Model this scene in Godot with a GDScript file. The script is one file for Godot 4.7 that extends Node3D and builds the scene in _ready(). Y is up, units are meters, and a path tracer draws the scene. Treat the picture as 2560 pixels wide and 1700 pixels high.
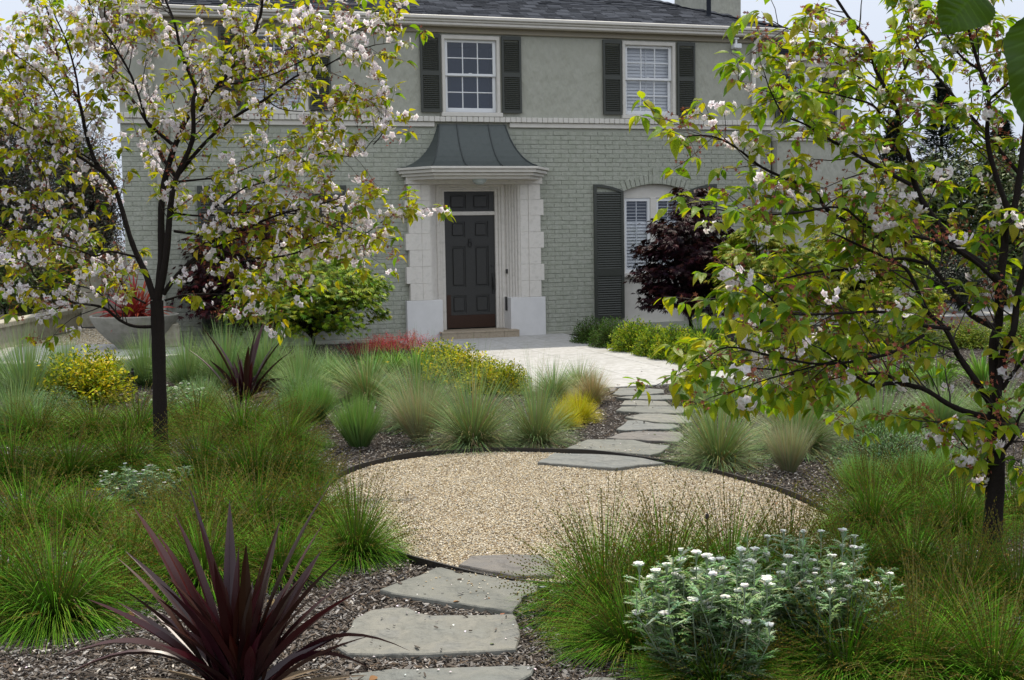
extends Node3D
# A front garden in spring: flowering cherries, grasses, a round gravel court and a flagstone path that leads to a house.

class MB:
	# collects triangles with normals, colours and texture coordinates
	var v := PackedVector3Array()
	var n := PackedVector3Array()
	var c := PackedColorArray()
	var uv := PackedVector2Array()
	var ix := PackedInt32Array()
	var col := Color(1, 1, 1)
	func vert(p: Vector3, nn: Vector3, cc: Color, t := Vector2.ZERO) -> int:
		v.append(p); n.append(nn); c.append(cc); uv.append(t)
		return v.size() - 1
	func tri(a: int, b: int, d: int) -> void:   # counter-clockwise seen from the front
		ix.append(a); ix.append(d); ix.append(b)
	func quad(a: Vector3, b: Vector3, d: Vector3, e: Vector3) -> void:
		var nn := (b - a).cross(e - a)
		if nn.length_squared() < 1e-14:
			nn = (d - b).cross(e - b)
		nn = nn.normalized()
		var i := v.size()
		vert(a, nn, col, Vector2(0, 0)); vert(b, nn, col, Vector2(1, 0)); vert(d, nn, col, Vector2(1, 1)); vert(e, nn, col, Vector2(0, 1))
		tri(i, i + 1, i + 2); tri(i, i + 2, i + 3)
	func face(a: Vector3, b: Vector3, d: Vector3) -> void:
		var nn := (b - a).cross(d - a).normalized()
		var i := v.size()
		vert(a, nn, col); vert(b, nn, col); vert(d, nn, col)
		tri(i, i + 1, i + 2)
	func box(lo: Vector3, hi: Vector3) -> void:
		hull([Vector2(lo.x, lo.z), Vector2(hi.x, lo.z), Vector2(hi.x, hi.z), Vector2(lo.x, hi.z)], lo.y, hi.y, 0.0)
	# box with chamfered edges
	func bbox(lo: Vector3, hi: Vector3, b := 0.01) -> void:
		var q := func(sx: int, sy: int, sz: int, axis: int) -> Vector3:
			var p := Vector3(hi.x if sx > 0 else lo.x, hi.y if sy > 0 else lo.y, hi.z if sz > 0 else lo.z)
			var s := Vector3(sx, sy, sz)
			for k in 3:
				if k != axis:
					p[k] -= s[k] * b
			return p
		for s in [-1, 1]:
			_q(q.call(s, -1, -1, 0), q.call(s, 1, -1, 0), q.call(s, 1, 1, 0), q.call(s, -1, 1, 0), Vector3(s, 0, 0))
			_q(q.call(-1, s, -1, 1), q.call(1, s, -1, 1), q.call(1, s, 1, 1), q.call(-1, s, 1, 1), Vector3(0, s, 0))
			_q(q.call(-1, -1, s, 2), q.call(1, -1, s, 2), q.call(1, 1, s, 2), q.call(-1, 1, s, 2), Vector3(0, 0, s))
			for t in [-1, 1]:
				_q(q.call(s, t, -1, 0), q.call(s, t, 1, 0), q.call(s, t, 1, 1), q.call(s, t, -1, 1), Vector3(s, t, 0))
				_q(q.call(s, -1, t, 0), q.call(s, 1, t, 0), q.call(s, 1, t, 2), q.call(s, -1, t, 2), Vector3(s, 0, t))
				_q(q.call(-1, s, t, 1), q.call(1, s, t, 1), q.call(1, s, t, 2), q.call(-1, s, t, 2), Vector3(0, s, t))
	func _q(a: Vector3, b: Vector3, d: Vector3, e: Vector3, out: Vector3) -> void:
		if (b - a).cross(e - a).dot(out) < 0.0:
			quad(a, e, d, b)
		else:
			quad(a, b, d, e)
	# upright prism over a plan (x, z); bevel rounds the top edge
	func hull(plan: Array, y0: float, y1: float, bevel := 0.0, bottom := true) -> void:
		var k := plan.size()
		var area := 0.0
		for i in k:
			var a: Vector2 = plan[i]
			var b: Vector2 = plan[(i + 1) % k]
			area += a.x * b.y - b.x * a.y
		var pl := plan.duplicate()
		if area > 0.0:
			pl.reverse()
		# now counter-clockwise seen from above (z points down on the plan)
		var mid := Vector2.ZERO
		for p in pl:
			mid += p / k
		var top := []
		for i in k:
			var p: Vector2 = pl[i]
			var into := Vector2.ZERO
			if bevel > 0.0:
				var e0: Vector2 = (p - pl[(i + k - 1) % k]).normalized()
				var e1: Vector2 = (pl[(i + 1) % k] - p).normalized()
				into = (Vector2(e0.y, -e0.x) + Vector2(e1.y, -e1.x)) * 0.5 * bevel
			top.append(p + into)
		for i in k:
			var a: Vector2 = pl[i]
			var b: Vector2 = pl[(i + 1) % k]
			var ta: Vector2 = top[i]
			var tb: Vector2 = top[(i + 1) % k]
			quad(Vector3(a.x, y0, a.y), Vector3(b.x, y0, b.y), Vector3(b.x, y1 - bevel, b.y), Vector3(a.x, y1 - bevel, a.y))
			if bevel > 0.0:
				quad(Vector3(a.x, y1 - bevel, a.y), Vector3(b.x, y1 - bevel, b.y), Vector3(tb.x, y1, tb.y), Vector3(ta.x, y1, ta.y))
		var pk := PackedVector2Array(top)
		var ts := Geometry2D.triangulate_polygon(pk)
		var i0 := v.size()
		for p in pk:
			vert(Vector3(p.x, y1, p.y), Vector3.UP, col, p)
		for i in range(0, ts.size(), 3):
			_up(i0 + ts[i], i0 + ts[i + 1], i0 + ts[i + 2], 1.0)
		if bottom:
			i0 = v.size()
			for p in pl:
				vert(Vector3(p.x, y0, p.y), Vector3.DOWN, col, p)
			ts = Geometry2D.triangulate_polygon(PackedVector2Array(pl))
			for i in range(0, ts.size(), 3):
				_up(i0 + ts[i], i0 + ts[i + 1], i0 + ts[i + 2], -1.0)
	func _up(a: int, b: int, d: int, s: float) -> void:
		if (v[b] - v[a]).cross(v[d] - v[a]).y * s < 0.0:
			tri(a, d, b)
		else:
			tri(a, b, d)
	# flat outline in x, y pushed along z
	func plate(outline: PackedVector2Array, z0: float, z1: float) -> void:
		var k := outline.size()
		var o := outline.duplicate()
		if Geometry2D.is_polygon_clockwise(o):
			o.reverse()
		var ts := Geometry2D.triangulate_polygon(o)
		for side in [[z1, 1.0], [z0, -1.0]]:
			var i0 := v.size()
			for p in o:
				vert(Vector3(p.x, p.y, side[0]), Vector3(0, 0, side[1]), col, p)
			for i in range(0, ts.size(), 3):
				var a := i0 + ts[i]
				var b := i0 + ts[i + 1]
				var d := i0 + ts[i + 2]
				if (v[b] - v[a]).cross(v[d] - v[a]).z * side[1] < 0.0:
					tri(a, d, b)
				else:
					tri(a, b, d)
		var ar := 0.0
		for i in k:
			ar += o[i].x * o[(i + 1) % k].y - o[(i + 1) % k].x * o[i].y
		for i in k:
			var a := o[i]
			var b := o[(i + 1) % k]
			if ar < 0.0:
				var t := a
				a = b
				b = t
			quad(Vector3(a.x, a.y, z1), Vector3(a.x, a.y, z0), Vector3(b.x, b.y, z0), Vector3(b.x, b.y, z1))
	func tube(p: PackedVector3Array, r: PackedFloat32Array, sides := 6, cap := true) -> void:
		var k := p.size()
		var dir := (p[1] - p[0]).normalized()
		var side := dir.cross(Vector3.UP if absf(dir.y) < 0.9 else Vector3.RIGHT).normalized()
		var i0 := v.size()
		var along := 0.0
		for i in k:
			var t := (p[mini(i + 1, k - 1)] - p[maxi(i - 1, 0)]).normalized()
			side = (side - t * side.dot(t)).normalized()
			var up := t.cross(side)
			if i > 0:
				along += p[i].distance_to(p[i - 1])
			for s in sides + 1:
				var a := TAU * s / sides
				var nn := side * cos(a) + up * sin(a)
				vert(p[i] + nn * r[i], nn, col, Vector2(float(s) / sides, along))
		for i in k - 1:
			for s in sides:
				var a := i0 + i * (sides + 1) + s
				tri(a, a + 1, a + sides + 2); tri(a, a + sides + 2, a + sides + 1)
		if cap:
			var e := vert(p[k - 1], dir, col)
			for s in sides:
				tri(i0 + (k - 1) * (sides + 1) + s, i0 + (k - 1) * (sides + 1) + s + 1, e)
	func lathe(prof: PackedVector2Array, segs := 24, at := Vector3.ZERO, squash := 1.0) -> void:
		for i in prof.size() - 1:
			var a := prof[i]
			var b := prof[i + 1]
			var e := b - a
			var nn := Vector2(e.y, -e.x).normalized()
			var i0 := v.size()
			for s in segs + 1:
				var w := TAU * s / segs
				var q := Vector3(cos(w), 0, sin(w))
				var m := Vector3(q.x * nn.x, nn.y, q.z * nn.x)
				vert(at + Vector3(q.x * a.x, a.y, q.z * a.x * squash), m, col)
				vert(at + Vector3(q.x * b.x, b.y, q.z * b.x * squash), m, col)
			for s in segs:
				var k := i0 + s * 2
				tri(k, k + 3, k + 2); tri(k, k + 1, k + 3)
	# ribbon through points: half widths, side vectors, colours
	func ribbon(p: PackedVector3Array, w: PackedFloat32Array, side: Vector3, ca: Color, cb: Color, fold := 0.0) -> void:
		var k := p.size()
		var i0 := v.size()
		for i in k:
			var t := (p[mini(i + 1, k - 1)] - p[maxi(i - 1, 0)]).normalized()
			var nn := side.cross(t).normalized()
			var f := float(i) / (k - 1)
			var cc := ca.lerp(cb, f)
			if fold == 0.0:
				vert(p[i] - side * w[i], nn, cc, Vector2(f, 0)); vert(p[i] + side * w[i], nn, cc, Vector2(f, 1))
			else:
				var up := nn * fold * w[i]
				vert(p[i] - side * w[i] + up, (nn + side * fold).normalized(), cc, Vector2(f, 0))
				vert(p[i], (nn + side * fold).normalized(), cc, Vector2(f, 0.5))
				vert(p[i], (nn - side * fold).normalized(), cc, Vector2(f, 0.5))
				vert(p[i] + side * w[i] + up, (nn - side * fold).normalized(), cc, Vector2(f, 1))
		var m := 2 if fold == 0.0 else 4
		for i in k - 1:
			for s in range(0, m, 2):
				var a := i0 + i * m + s
				tri(a, a + 1, a + m + 1); tri(a, a + m + 1, a + m)
	# leaf: x runs along it, y is its upper side
	func leaf(xf: Transform3D, l: float, w: float, curl: float, fold: float, c0: Color, c1: Color) -> void:
		var tt := [0.0, 0.18, 0.42, 0.66, 0.86, 1.0]
		var ww := [0.03, 0.36, 0.5, 0.4, 0.16, 0.0]
		var i0 := v.size()
		for i in 6:
			var t: float = tt[i]
			var h: float = ww[i] * w
			var y := -curl * l * t * t
			var cc := c0.lerp(c1, t)
			var up := Vector3(2.0 * curl * t, 1, 0).normalized()
			vert(xf * Vector3(l * t, y + fold * h, -h), xf.basis * (up + Vector3(0, 0, fold)).normalized(), cc, Vector2(t, 0.0))
			vert(xf * Vector3(l * t, y, 0), xf.basis * up, cc, Vector2(t, 0.5))
			vert(xf * Vector3(l * t, y + fold * h, h), xf.basis * (up - Vector3(0, 0, fold)).normalized(), cc, Vector2(t, 1.0))
		for i in 5:
			var a := i0 + i * 3
			tri(a + 1, a + 4, a + 3); tri(a + 1, a + 3, a)
			tri(a + 2, a + 5, a + 4); tri(a + 2, a + 4, a + 1)
	# small leaf of four triangles
	func leaflet(p: Vector3, dir: Vector3, up: Vector3, l: float, w: float, c0: Color) -> void:
		var z := dir.cross(up).normalized() * w * 0.5
		var y := z.cross(dir).normalized()
		var i := v.size()
		vert(p, y, c0); vert(p + dir * l * 0.5 + z + y * w * 0.15, (y - z.normalized() * 0.4).normalized(), c0); vert(p + dir * l - y * l * 0.12, y, c0)
		vert(p + dir * l * 0.5 - z + y * w * 0.15, (y + z.normalized() * 0.4).normalized(), c0)
		tri(i, i + 1, i + 2); tri(i, i + 2, i + 3)
	func mesh(m: Material) -> ArrayMesh:
		var a := []
		a.resize(Mesh.ARRAY_MAX)
		a[Mesh.ARRAY_VERTEX] = v
		a[Mesh.ARRAY_NORMAL] = n
		a[Mesh.ARRAY_COLOR] = c
		a[Mesh.ARRAY_TEX_UV] = uv
		a[Mesh.ARRAY_INDEX] = ix
		var r := ArrayMesh.new()
		r.add_surface_from_arrays(Mesh.PRIMITIVE_TRIANGLES, a)
		r.surface_set_material(0, m)
		return r

var rng := RandomNumberGenerator.new()
var M := {}
var names := {}

func numbered(called: String) -> String:
	var k: int = names.get(called, 0)
	names[called] = k + 1
	return called if k == 0 else "%s_%03d" % [called, k]

func tag(o: Node3D, label: String, category: String, group := "") -> void:
	o.set_meta("label", label)
	o.set_meta("category", category)
	if group:
		o.set_meta("group", group)

func part(called: String, mesh: Mesh, parent: Node3D, at := Transform3D()) -> MeshInstance3D:
	var o := MeshInstance3D.new()
	o.name = called
	o.mesh = mesh
	o.transform = at
	parent.add_child(o, true)
	return o

func thing(called: String, label: String, category: String, at := Vector3.ZERO, turn := 0.0, group := "") -> Node3D:
	var o := Node3D.new()
	o.name = numbered(called)
	add_child(o)
	o.position = at
	o.rotation.y = turn
	tag(o, label, category, group)
	return o

func structure(called: String, mesh: Mesh, at := Transform3D()) -> MeshInstance3D:
	var o := part(called, mesh, self, at)
	o.set_meta("kind", "structure")
	return o

func copies(called: String, mesh: Mesh, xf: Array, cols: PackedColorArray, parent: Node3D) -> MultiMeshInstance3D:
	var mm := MultiMesh.new()
	mm.transform_format = MultiMesh.TRANSFORM_3D
	mm.use_colors = true
	mm.mesh = mesh
	mm.instance_count = xf.size()
	for i in xf.size():
		mm.set_instance_transform(i, xf[i])
		mm.set_instance_color(i, cols[i])
	var o := MultiMeshInstance3D.new()
	o.name = called
	o.multimesh = mm
	o.set_meta("kind", "stuff")
	parent.add_child(o, true)
	return o

func copy_of(o: Node3D, at: Vector3, size: Vector3, turn: float, label: String) -> Node3D:
	var base := String(o.name).split("_0")[0]
	var c: Node3D = o.duplicate()
	c.name = numbered(base)
	add_child(c)
	c.position = at
	c.rotation.y = turn
	c.scale = size
	c.set_meta("label", label)
	return c

func lin(r: float, g: float, b: float) -> Color:
	return Color(r, g, b).linear_to_srgb()

func noise(freq: float, octaves := 4, seed_ := 1, kind := FastNoiseLite.TYPE_SIMPLEX_SMOOTH) -> FastNoiseLite:
	var f := FastNoiseLite.new()
	f.noise_type = kind
	f.frequency = freq
	f.fractal_octaves = octaves
	f.seed = seed_
	return f

func tones(freq: float, stops: Array, seed_ := 1, size := 512, octaves := 5) -> NoiseTexture2D:
	var t := NoiseTexture2D.new()
	t.width = size
	t.height = size
	t.seamless = true
	t.noise = noise(freq, octaves, seed_)
	var gr := Gradient.new()
	gr.offsets = PackedFloat32Array(range(stops.size()).map(func(i): return float(i) / (stops.size() - 1)))
	gr.colors = PackedColorArray(stops)
	t.color_ramp = gr
	return t

func bumps(freq: float, strength := 4.0, seed_ := 3, size := 512, octaves := 4, kind := FastNoiseLite.TYPE_SIMPLEX_SMOOTH) -> NoiseTexture2D:
	var t := NoiseTexture2D.new()
	t.width = size
	t.height = size
	t.seamless = true
	t.as_normal_map = true
	t.bump_strength = strength
	t.noise = noise(freq, octaves, seed_, kind)
	return t

func mat(c: Color, rough := 0.8, tex: Texture2D = null, norm: Texture2D = null, scale := 1.0, nscale := 1.0) -> StandardMaterial3D:
	var m := StandardMaterial3D.new()
	m.albedo_color = c
	m.roughness = rough
	if tex or norm:
		m.uv1_triplanar = true
		m.uv1_world_triplanar = true
		m.uv1_scale = Vector3.ONE * scale
	if tex:
		m.albedo_texture = tex
	if norm:
		m.normal_enabled = true
		m.normal_texture = norm
		m.normal_scale = nscale
	return m

func plant(rough := 0.6, back := Color(0, 0, 0), shine := 0.4) -> StandardMaterial3D:
	var m := StandardMaterial3D.new()
	m.vertex_color_use_as_albedo = true
	m.roughness = rough
	m.metallic_specular = shine
	m.cull_mode = BaseMaterial3D.CULL_DISABLED
	if back != Color(0, 0, 0):
		m.backlight_enabled = true
		m.backlight = back
	return m

func rf(a: float, b: float) -> float:
	return rng.randf_range(a, b)

func around_dir(tilt: float) -> Vector3:
	var a := rf(0, TAU)
	return Vector3(sin(tilt) * cos(a), cos(tilt), sin(tilt) * sin(a))

func shade(c: Color, k: float) -> Color:
	return Color(c.r * k, c.g * k, c.b * k)

func jitter(c: Color, k: float) -> Color:
	return Color(c.r * rf(1 - k, 1 + k), c.g * rf(1 - k, 1 + k), c.b * rf(1 - k, 1 + k))

func _ready() -> void:
	rng.seed = 20240417
	var cam := Camera3D.new()
	cam.name = "camera"
	cam.transform = Transform3D(Basis(Vector3(1, -0.017, 0.001), Vector3(0.017, 0.996, -0.084), Vector3(0, 0.084, 0.996)).orthonormalized(), Vector3(0, 1.8, 0))
	cam.fov = 31.284
	cam.near = 0.05
	cam.far = 400.0
	add_child(cam)
	var we := WorldEnvironment.new()
	we.name = "world_environment"
	var env := Environment.new()
	env.background_mode = Environment.BG_SKY
	var ps := ProceduralSkyMaterial.new()
	ps.sky_top_color = Color(0.95, 0.97, 1.0)
	ps.sky_horizon_color = Color(0.7, 0.735, 0.795)
	ps.sky_curve = 0.42
	ps.ground_bottom_color = Color(0.25, 0.25, 0.22)
	ps.ground_horizon_color = Color(0.6, 0.62, 0.62)
	ps.sun_angle_max = 25.0
	ps.energy_multiplier = 1.4
	var sky := Sky.new()
	sky.sky_material = ps
	env.sky = sky
	env.tonemap_mode = Environment.TONE_MAPPER_LINEAR
	env.tonemap_exposure = 1.0
	env.sdfgi_enabled = true
	env.ssao_enabled = true
	env.ssil_enabled = true
	env.fog_enabled = false
	we.environment = env
	add_child(we)
	var sun := DirectionalLight3D.new()
	sun.name = "sun"
	sun.light_energy = 1.32
	sun.light_color = Color(1.0, 0.965, 0.9)
	sun.light_angular_distance = 0.6
	sun.shadow_enabled = true
	add_child(sun)
	# the sun stands behind the house, to the right: its light travels towards the camera and to the left
	sun.look_at_from_position(Vector3.ZERO, Vector3(-0.255, -1.95, 0.967), Vector3.UP)
	materials()
	build_ground()
	build_house()
	build_left_court()
	build_background()
	build_stones()
	build_planting()
	build_trees()

func materials() -> void:
	var paint_bump := bumps(0.05, 3.0, 5)
	M.stucco = mat(lin(0.375, 0.375, 0.318), 0.85, tones(0.012, [Color(0.95, 0.95, 0.945), Color(1, 1, 1), Color(0.97, 0.972, 0.965), Color(0.985, 0.985, 0.98)], 4), bumps(0.035, 5.0, 6), 0.35, 0.5)
	M.brick = mat(lin(0.375, 0.385, 0.325), 0.7, tones(0.02, [Color(0.84, 0.83, 0.82), Color(1, 1, 1), Color(0.9, 0.91, 0.89), Color(0.98, 0.98, 0.97)], 9), bumps(0.06, 6.0, 8), 1.2, 0.8)
	M.mortar = mat(lin(0.35, 0.36, 0.305), 0.85, null, paint_bump, 1.5)
	M.trim = mat(lin(0.66, 0.63, 0.58), 0.55, tones(0.02, [Color(0.94, 0.94, 0.93), Color(1, 1, 1)], 12), null, 0.6)
	M.cast = mat(lin(0.67, 0.635, 0.585), 0.75, tones(0.02, [Color(0.9, 0.9, 0.89), Color(1, 1, 1), Color(0.96, 0.955, 0.945)], 13), bumps(0.06, 2.0, 15), 0.8, 0.5)
	M.white = mat(lin(0.74, 0.75, 0.76), 0.4)
	M.plinth = mat(lin(0.67, 0.66, 0.655), 0.5, tones(0.02, [Color(0.95, 0.95, 0.95), Color(1, 1, 1)], 14), null, 0.5)
	M.shutter = mat(lin(0.042, 0.046, 0.038), 0.5)
	M.door = mat(lin(0.03, 0.029, 0.027), 0.42, tones(0.03, [Color(0.8, 0.8, 0.8), Color(1, 1, 1)], 17), null, 1.5)
	M.copper_plate = mat(lin(0.055, 0.032, 0.024), 0.38, tones(0.05, [Color(0.55, 0.5, 0.5), Color(1, 0.95, 0.9), Color(0.8, 0.7, 0.65)], 19), null, 2.0)
	M.copper_plate.metallic = 0.6
	M.black = mat(lin(0.012, 0.012, 0.012), 0.35)
	M.lead = mat(lin(0.075, 0.087, 0.084), 0.55, tones(0.02, [Color(0.85, 0.88, 0.87), Color(1, 1, 1), Color(0.93, 0.95, 0.96)], 21), bumps(0.01, 2.0, 22), 0.7, 0.3)
	M.lead.metallic = 0.25
	M.lead_seam = mat(lin(0.04, 0.048, 0.047), 0.5)
	M.lamp_glass = mat(lin(0.45, 0.5, 0.48), 0.25)
	M.pane = StandardMaterial3D.new()
	M.pane.albedo_color = Color(0.5, 0.56, 0.68, 0.12)
	M.pane.transparency = BaseMaterial3D.TRANSPARENCY_ALPHA
	M.pane.roughness = 0.03
	M.pane.metallic_specular = 1.0
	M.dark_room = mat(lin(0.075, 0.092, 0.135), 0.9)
	M.blind = mat(lin(0.6, 0.62, 0.64), 0.6)
	M.shingle = []
	for k in 4:
		M.shingle.append(mat(lin(0.02 + 0.0125 * k, 0.023 + 0.0135 * k, 0.03 + 0.016 * k), 0.95, null, bumps(0.12, 6.0, 30 + k, 256), 2.0, 0.8))
	for k in 4:
		M.shingle[k].metallic_specular = 0.15
	M.paver = []
	var pav := tones(0.012, [Color(0.84, 0.83, 0.81), Color(1, 1, 1), Color(0.9, 0.895, 0.88), Color(0.98, 0.975, 0.97)], 33)
	for k in 3:
		M.paver.append(mat(lin(0.42 + 0.012 * k, 0.413 + 0.012 * k, 0.402 + 0.012 * k), 0.75, pav, bumps(0.1, 1.5, 34, 256), 0.6 + 0.13 * k, 0.4))
	M.joint = mat(lin(0.3, 0.28, 0.25), 0.9)
	M.step = mat(lin(0.36, 0.3, 0.225), 0.7, tones(0.03, [Color(0.82, 0.8, 0.77), Color(1, 1, 1), Color(0.92, 0.9, 0.87)], 37), null, 1.2)
	M.flag = []
	for k in 5:
		var t := tones(0.006 + 0.002 * k, [Color(0.88, 0.89, 0.88), Color(0.96, 0.965, 0.95), Color(0.91, 0.91, 0.89), Color(1, 0.99, 0.96), Color(0.93, 0.93, 0.92), Color(0.99, 0.99, 0.99)], 40 + k, 512, 6)
		var base: Array = [Vector3(0.172, 0.174, 0.16), Vector3(0.178, 0.182, 0.173), Vector3(0.16, 0.148, 0.142), Vector3(0.2, 0.197, 0.18), Vector3(0.175, 0.18, 0.178)]
		M.flag.append(mat(lin(base[k].x, base[k].y, base[k].z), 0.8, t, bumps(0.012, 14.0, 50 + k, 512, 6), 0.55, 1.0))
	M.red_brick = mat(lin(0.2, 0.085, 0.055), 0.85, tones(0.04, [Color(0.7, 0.65, 0.6), Color(1, 1, 1)], 59), null, 2.0)
	M.steel = mat(lin(0.02, 0.018, 0.017), 0.5, tones(0.06, [Color(0.6, 0.5, 0.45), Color(1, 1, 1)], 60), null, 2.0)
	M.soil = mat(lin(0.085, 0.07, 0.058), 0.95, tones(0.06, [Color(0.25, 0.2, 0.17), Color(0.75, 0.7, 0.68), Color(0.4, 0.33, 0.3), Color(1, 0.95, 0.92)], 61), bumps(0.12, 10.0, 62), 1.5, 1.0)
	M.gravel_bed = mat(lin(0.42, 0.34, 0.23), 0.9, tones(0.2, [Color(0.35, 0.3, 0.25), Color(1, 1, 1), Color(0.6, 0.55, 0.5), Color(0.95, 0.9, 0.85)], 63), bumps(0.2, 10.0, 64), 2.5, 1.0)
	M.concrete = mat(lin(0.4, 0.37, 0.29), 0.85, tones(0.012, [Color(0.75, 0.74, 0.7), Color(1, 1, 1), Color(0.88, 0.87, 0.83)], 65), bumps(0.06, 2.0, 66), 0.7, 0.5)
	M.bowl = mat(lin(0.3, 0.29, 0.25), 0.8, tones(0.014, [Color(0.75, 0.75, 0.72), Color(1, 1, 1), Color(0.88, 0.88, 0.85)], 67), bumps(0.08, 2.0, 68), 0.8, 0.5)
	M.bark = mat(lin(0.026, 0.021, 0.019), 0.85, tones(0.05, [Color(0.55, 0.5, 0.5), Color(1, 1, 1), Color(0.75, 0.7, 0.66)], 70), bumps(0.05, 10.0, 71), 3.0, 1.0)
	M.bark.metallic_specular = 0.2
	M.near_leaf = plant(0.45, Color(0.7, 0.7, 0.3), 0.3)
	M.bark.uv1_scale = Vector3(2.0, 9.0, 2.0)
	M.twig = mat(lin(0.035, 0.026, 0.023), 0.8)
	M.grass = plant(0.7, Color(0.5, 0.5, 0.3), 0.18)
	M.foliage = plant(0.5, Color(0.7, 0.75, 0.35), 0.25)
	M.dark_foliage = plant(0.6, Color(0.3, 0.3, 0.2))
	M.strap = plant(0.34, Color(0, 0, 0), 0.5)
	M.red_strap = plant(0.4, Color(0.6, 0.25, 0.2))
	M.petal = plant(0.7, Color(1.15, 1.13, 1.15), 0.2)
	M.dull = plant(0.8, Color(0, 0, 0), 0.25)
	M.cherry_leaf = plant(0.36, Color(1.1, 1.1, 0.5), 0.36)
	leaf_picture(M.cherry_leaf)
	M.near_leaf.albedo_texture = M.cherry_leaf.albedo_texture
	M.near_leaf.normal_enabled = true
	M.near_leaf.normal_texture = M.cherry_leaf.normal_texture
	M.near_leaf.normal_scale = 0.25
	M.brick.uv1_scale = Vector3(1.0, 0.4, 1.0)
	M.brick.normal_scale = 0.3
	M.stucco.uv1_scale = Vector3(0.4, 0.16, 0.4)

func leaf_picture(m: StandardMaterial3D) -> void:
	# midrib and side veins of a cherry leaf: a faint pattern and its relief
	var im := Image.create(128, 64, false, Image.FORMAT_RGB8)
	var hm := Image.create(128, 64, false, Image.FORMAT_RGB8)
	for y in 64:
		for x in 128:
			var t := x / 128.0
			var w := absf(y - 31.5) / 32.0
			var vein := fposmod((t - w * 0.22) * 9.0, 1.0)
			var k := clampf(1.0 - absf(vein - 0.5) * 5.0, 0.0, 1.0) * (1.0 - 0.4 * w)
			k = maxf(k, clampf(1.0 - w * 12.0, 0.0, 1.0))
			var b := 0.86 + 0.14 * k
			im.set_pixel(x, y, Color(b, b, b * 0.97))
			var h := 0.5 - 0.4 * k + 0.1 * sin(vein * TAU)
			hm.set_pixel(x, y, Color(h, h, h))
	hm.bump_map_to_normal_map(5.0)
	m.albedo_texture = ImageTexture.create_from_image(im)
	m.normal_enabled = true
	m.normal_texture = ImageTexture.create_from_image(hm)
	m.normal_scale = 0.7

# ---------------------------------------------------------------- the setting

const HOUSE_AT := Vector3(-0.657, 0, -21.835)
const HOUSE_TURN := 0.3007

func in_house(u: float, h: float, n: float) -> Vector3:
	return HOUSE_AT + Basis(Vector3.UP, HOUSE_TURN) * Vector3(u, h, n)

const RING := Vector2(0.306, -7.98)

func ring_point(a: float, grow := 0.0) -> Vector2:
	var major := Vector2(-0.4539, -0.8911)
	var minor := Vector2(-0.8911, 0.4539)
	return RING + major * (2.19 + grow) * cos(a) + minor * (1.512 + grow) * sin(a)

func in_ring(p: Vector2, grow := 0.0) -> bool:
	var q := p - RING
	return pow(q.dot(Vector2(-0.4539, -0.8911)) / (2.19 + grow), 2) + pow(q.dot(Vector2(-0.8911, 0.4539)) / (1.512 + grow), 2) < 1.0

func in_patio(p: Vector2) -> bool:
	var q := Basis(Vector3.UP, -HOUSE_TURN) * (Vector3(p.x, 0, p.y) - HOUSE_AT)
	return q.z < 7.86 and q.z > -20.0 and q.x > -1.52 - (100.0 if q.z < 0.0 else 0.0) and q.x < 1.66 - 0.036 * q.z + (100.0 if q.z < 0.0 else 0.0)

var stones: Array = []

func on_stone(p: Vector2) -> bool:
	for s in stones:
		if Geometry2D.is_point_in_polygon(p, s):
			return true
	return false

func build_ground() -> void:
	var b := MB.new()
	b.quad(Vector3(-150, 0, 30), Vector3(150, 0, 30), Vector3(150, 0, -300), Vector3(-150, 0, -300))
	structure("ground", b.mesh(M.soil))
	b = MB.new()
	var plan := []
	for k in 96:
		plan.append(ring_point(TAU * k / 96.0, -0.006))
	b.hull(plan, 0.002, 0.012)
	structure("gravel_court", b.mesh(M.gravel_bed))
	# paved terrace before the door: a bed of mortar and slabs with narrow joints
	var t := Node3D.new()
	t.name = "terrace"
	t.set_meta("kind", "structure")
	t.position = HOUSE_AT
	t.rotation.y = HOUSE_TURN
	add_child(t)
	b = MB.new()
	b.hull([Vector2(-1.5, 0.0), Vector2(1.66, 0.0), Vector2(1.375, 7.86), Vector2(-1.5, 7.86)], 0.0, 0.02)
	part("mortar_bed", b.mesh(M.joint), t)
	var rows := 10
	for i in rows:
		var z0 := 7.86 * i / rows
		var z1 := 7.86 * (i + 1) / rows
		for j in 4:
			var x0 := -1.5 + 0.79 * j
			var x1 := x0 + 0.79
			var e0 := 1.66 - 0.036 * z0
			var e1 := 1.66 - 0.036 * z1
			b = MB.new()
			var g := 0.0032
			var plan4 := [Vector2(x0 + g, z0 + g), Vector2(minf(x1, e0) - g, z0 + g), Vector2(minf(x1, e1) - g, z1 - g), Vector2(x0 + g, z1 - g)]
			b.hull(plan4, 0.005, 0.03 + rf(-0.0012, 0.0012), 0.003, false)
			part("paving_slab", b.mesh(M.paver[rng.randi() % 3]), t)

# ---------------------------------------------------------------- the house

var house: Node3D

func hp(called: String, b: MB, m: Material, parent: Node3D = null) -> MeshInstance3D:
	return part(called, b.mesh(m), parent if parent else house)

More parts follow.
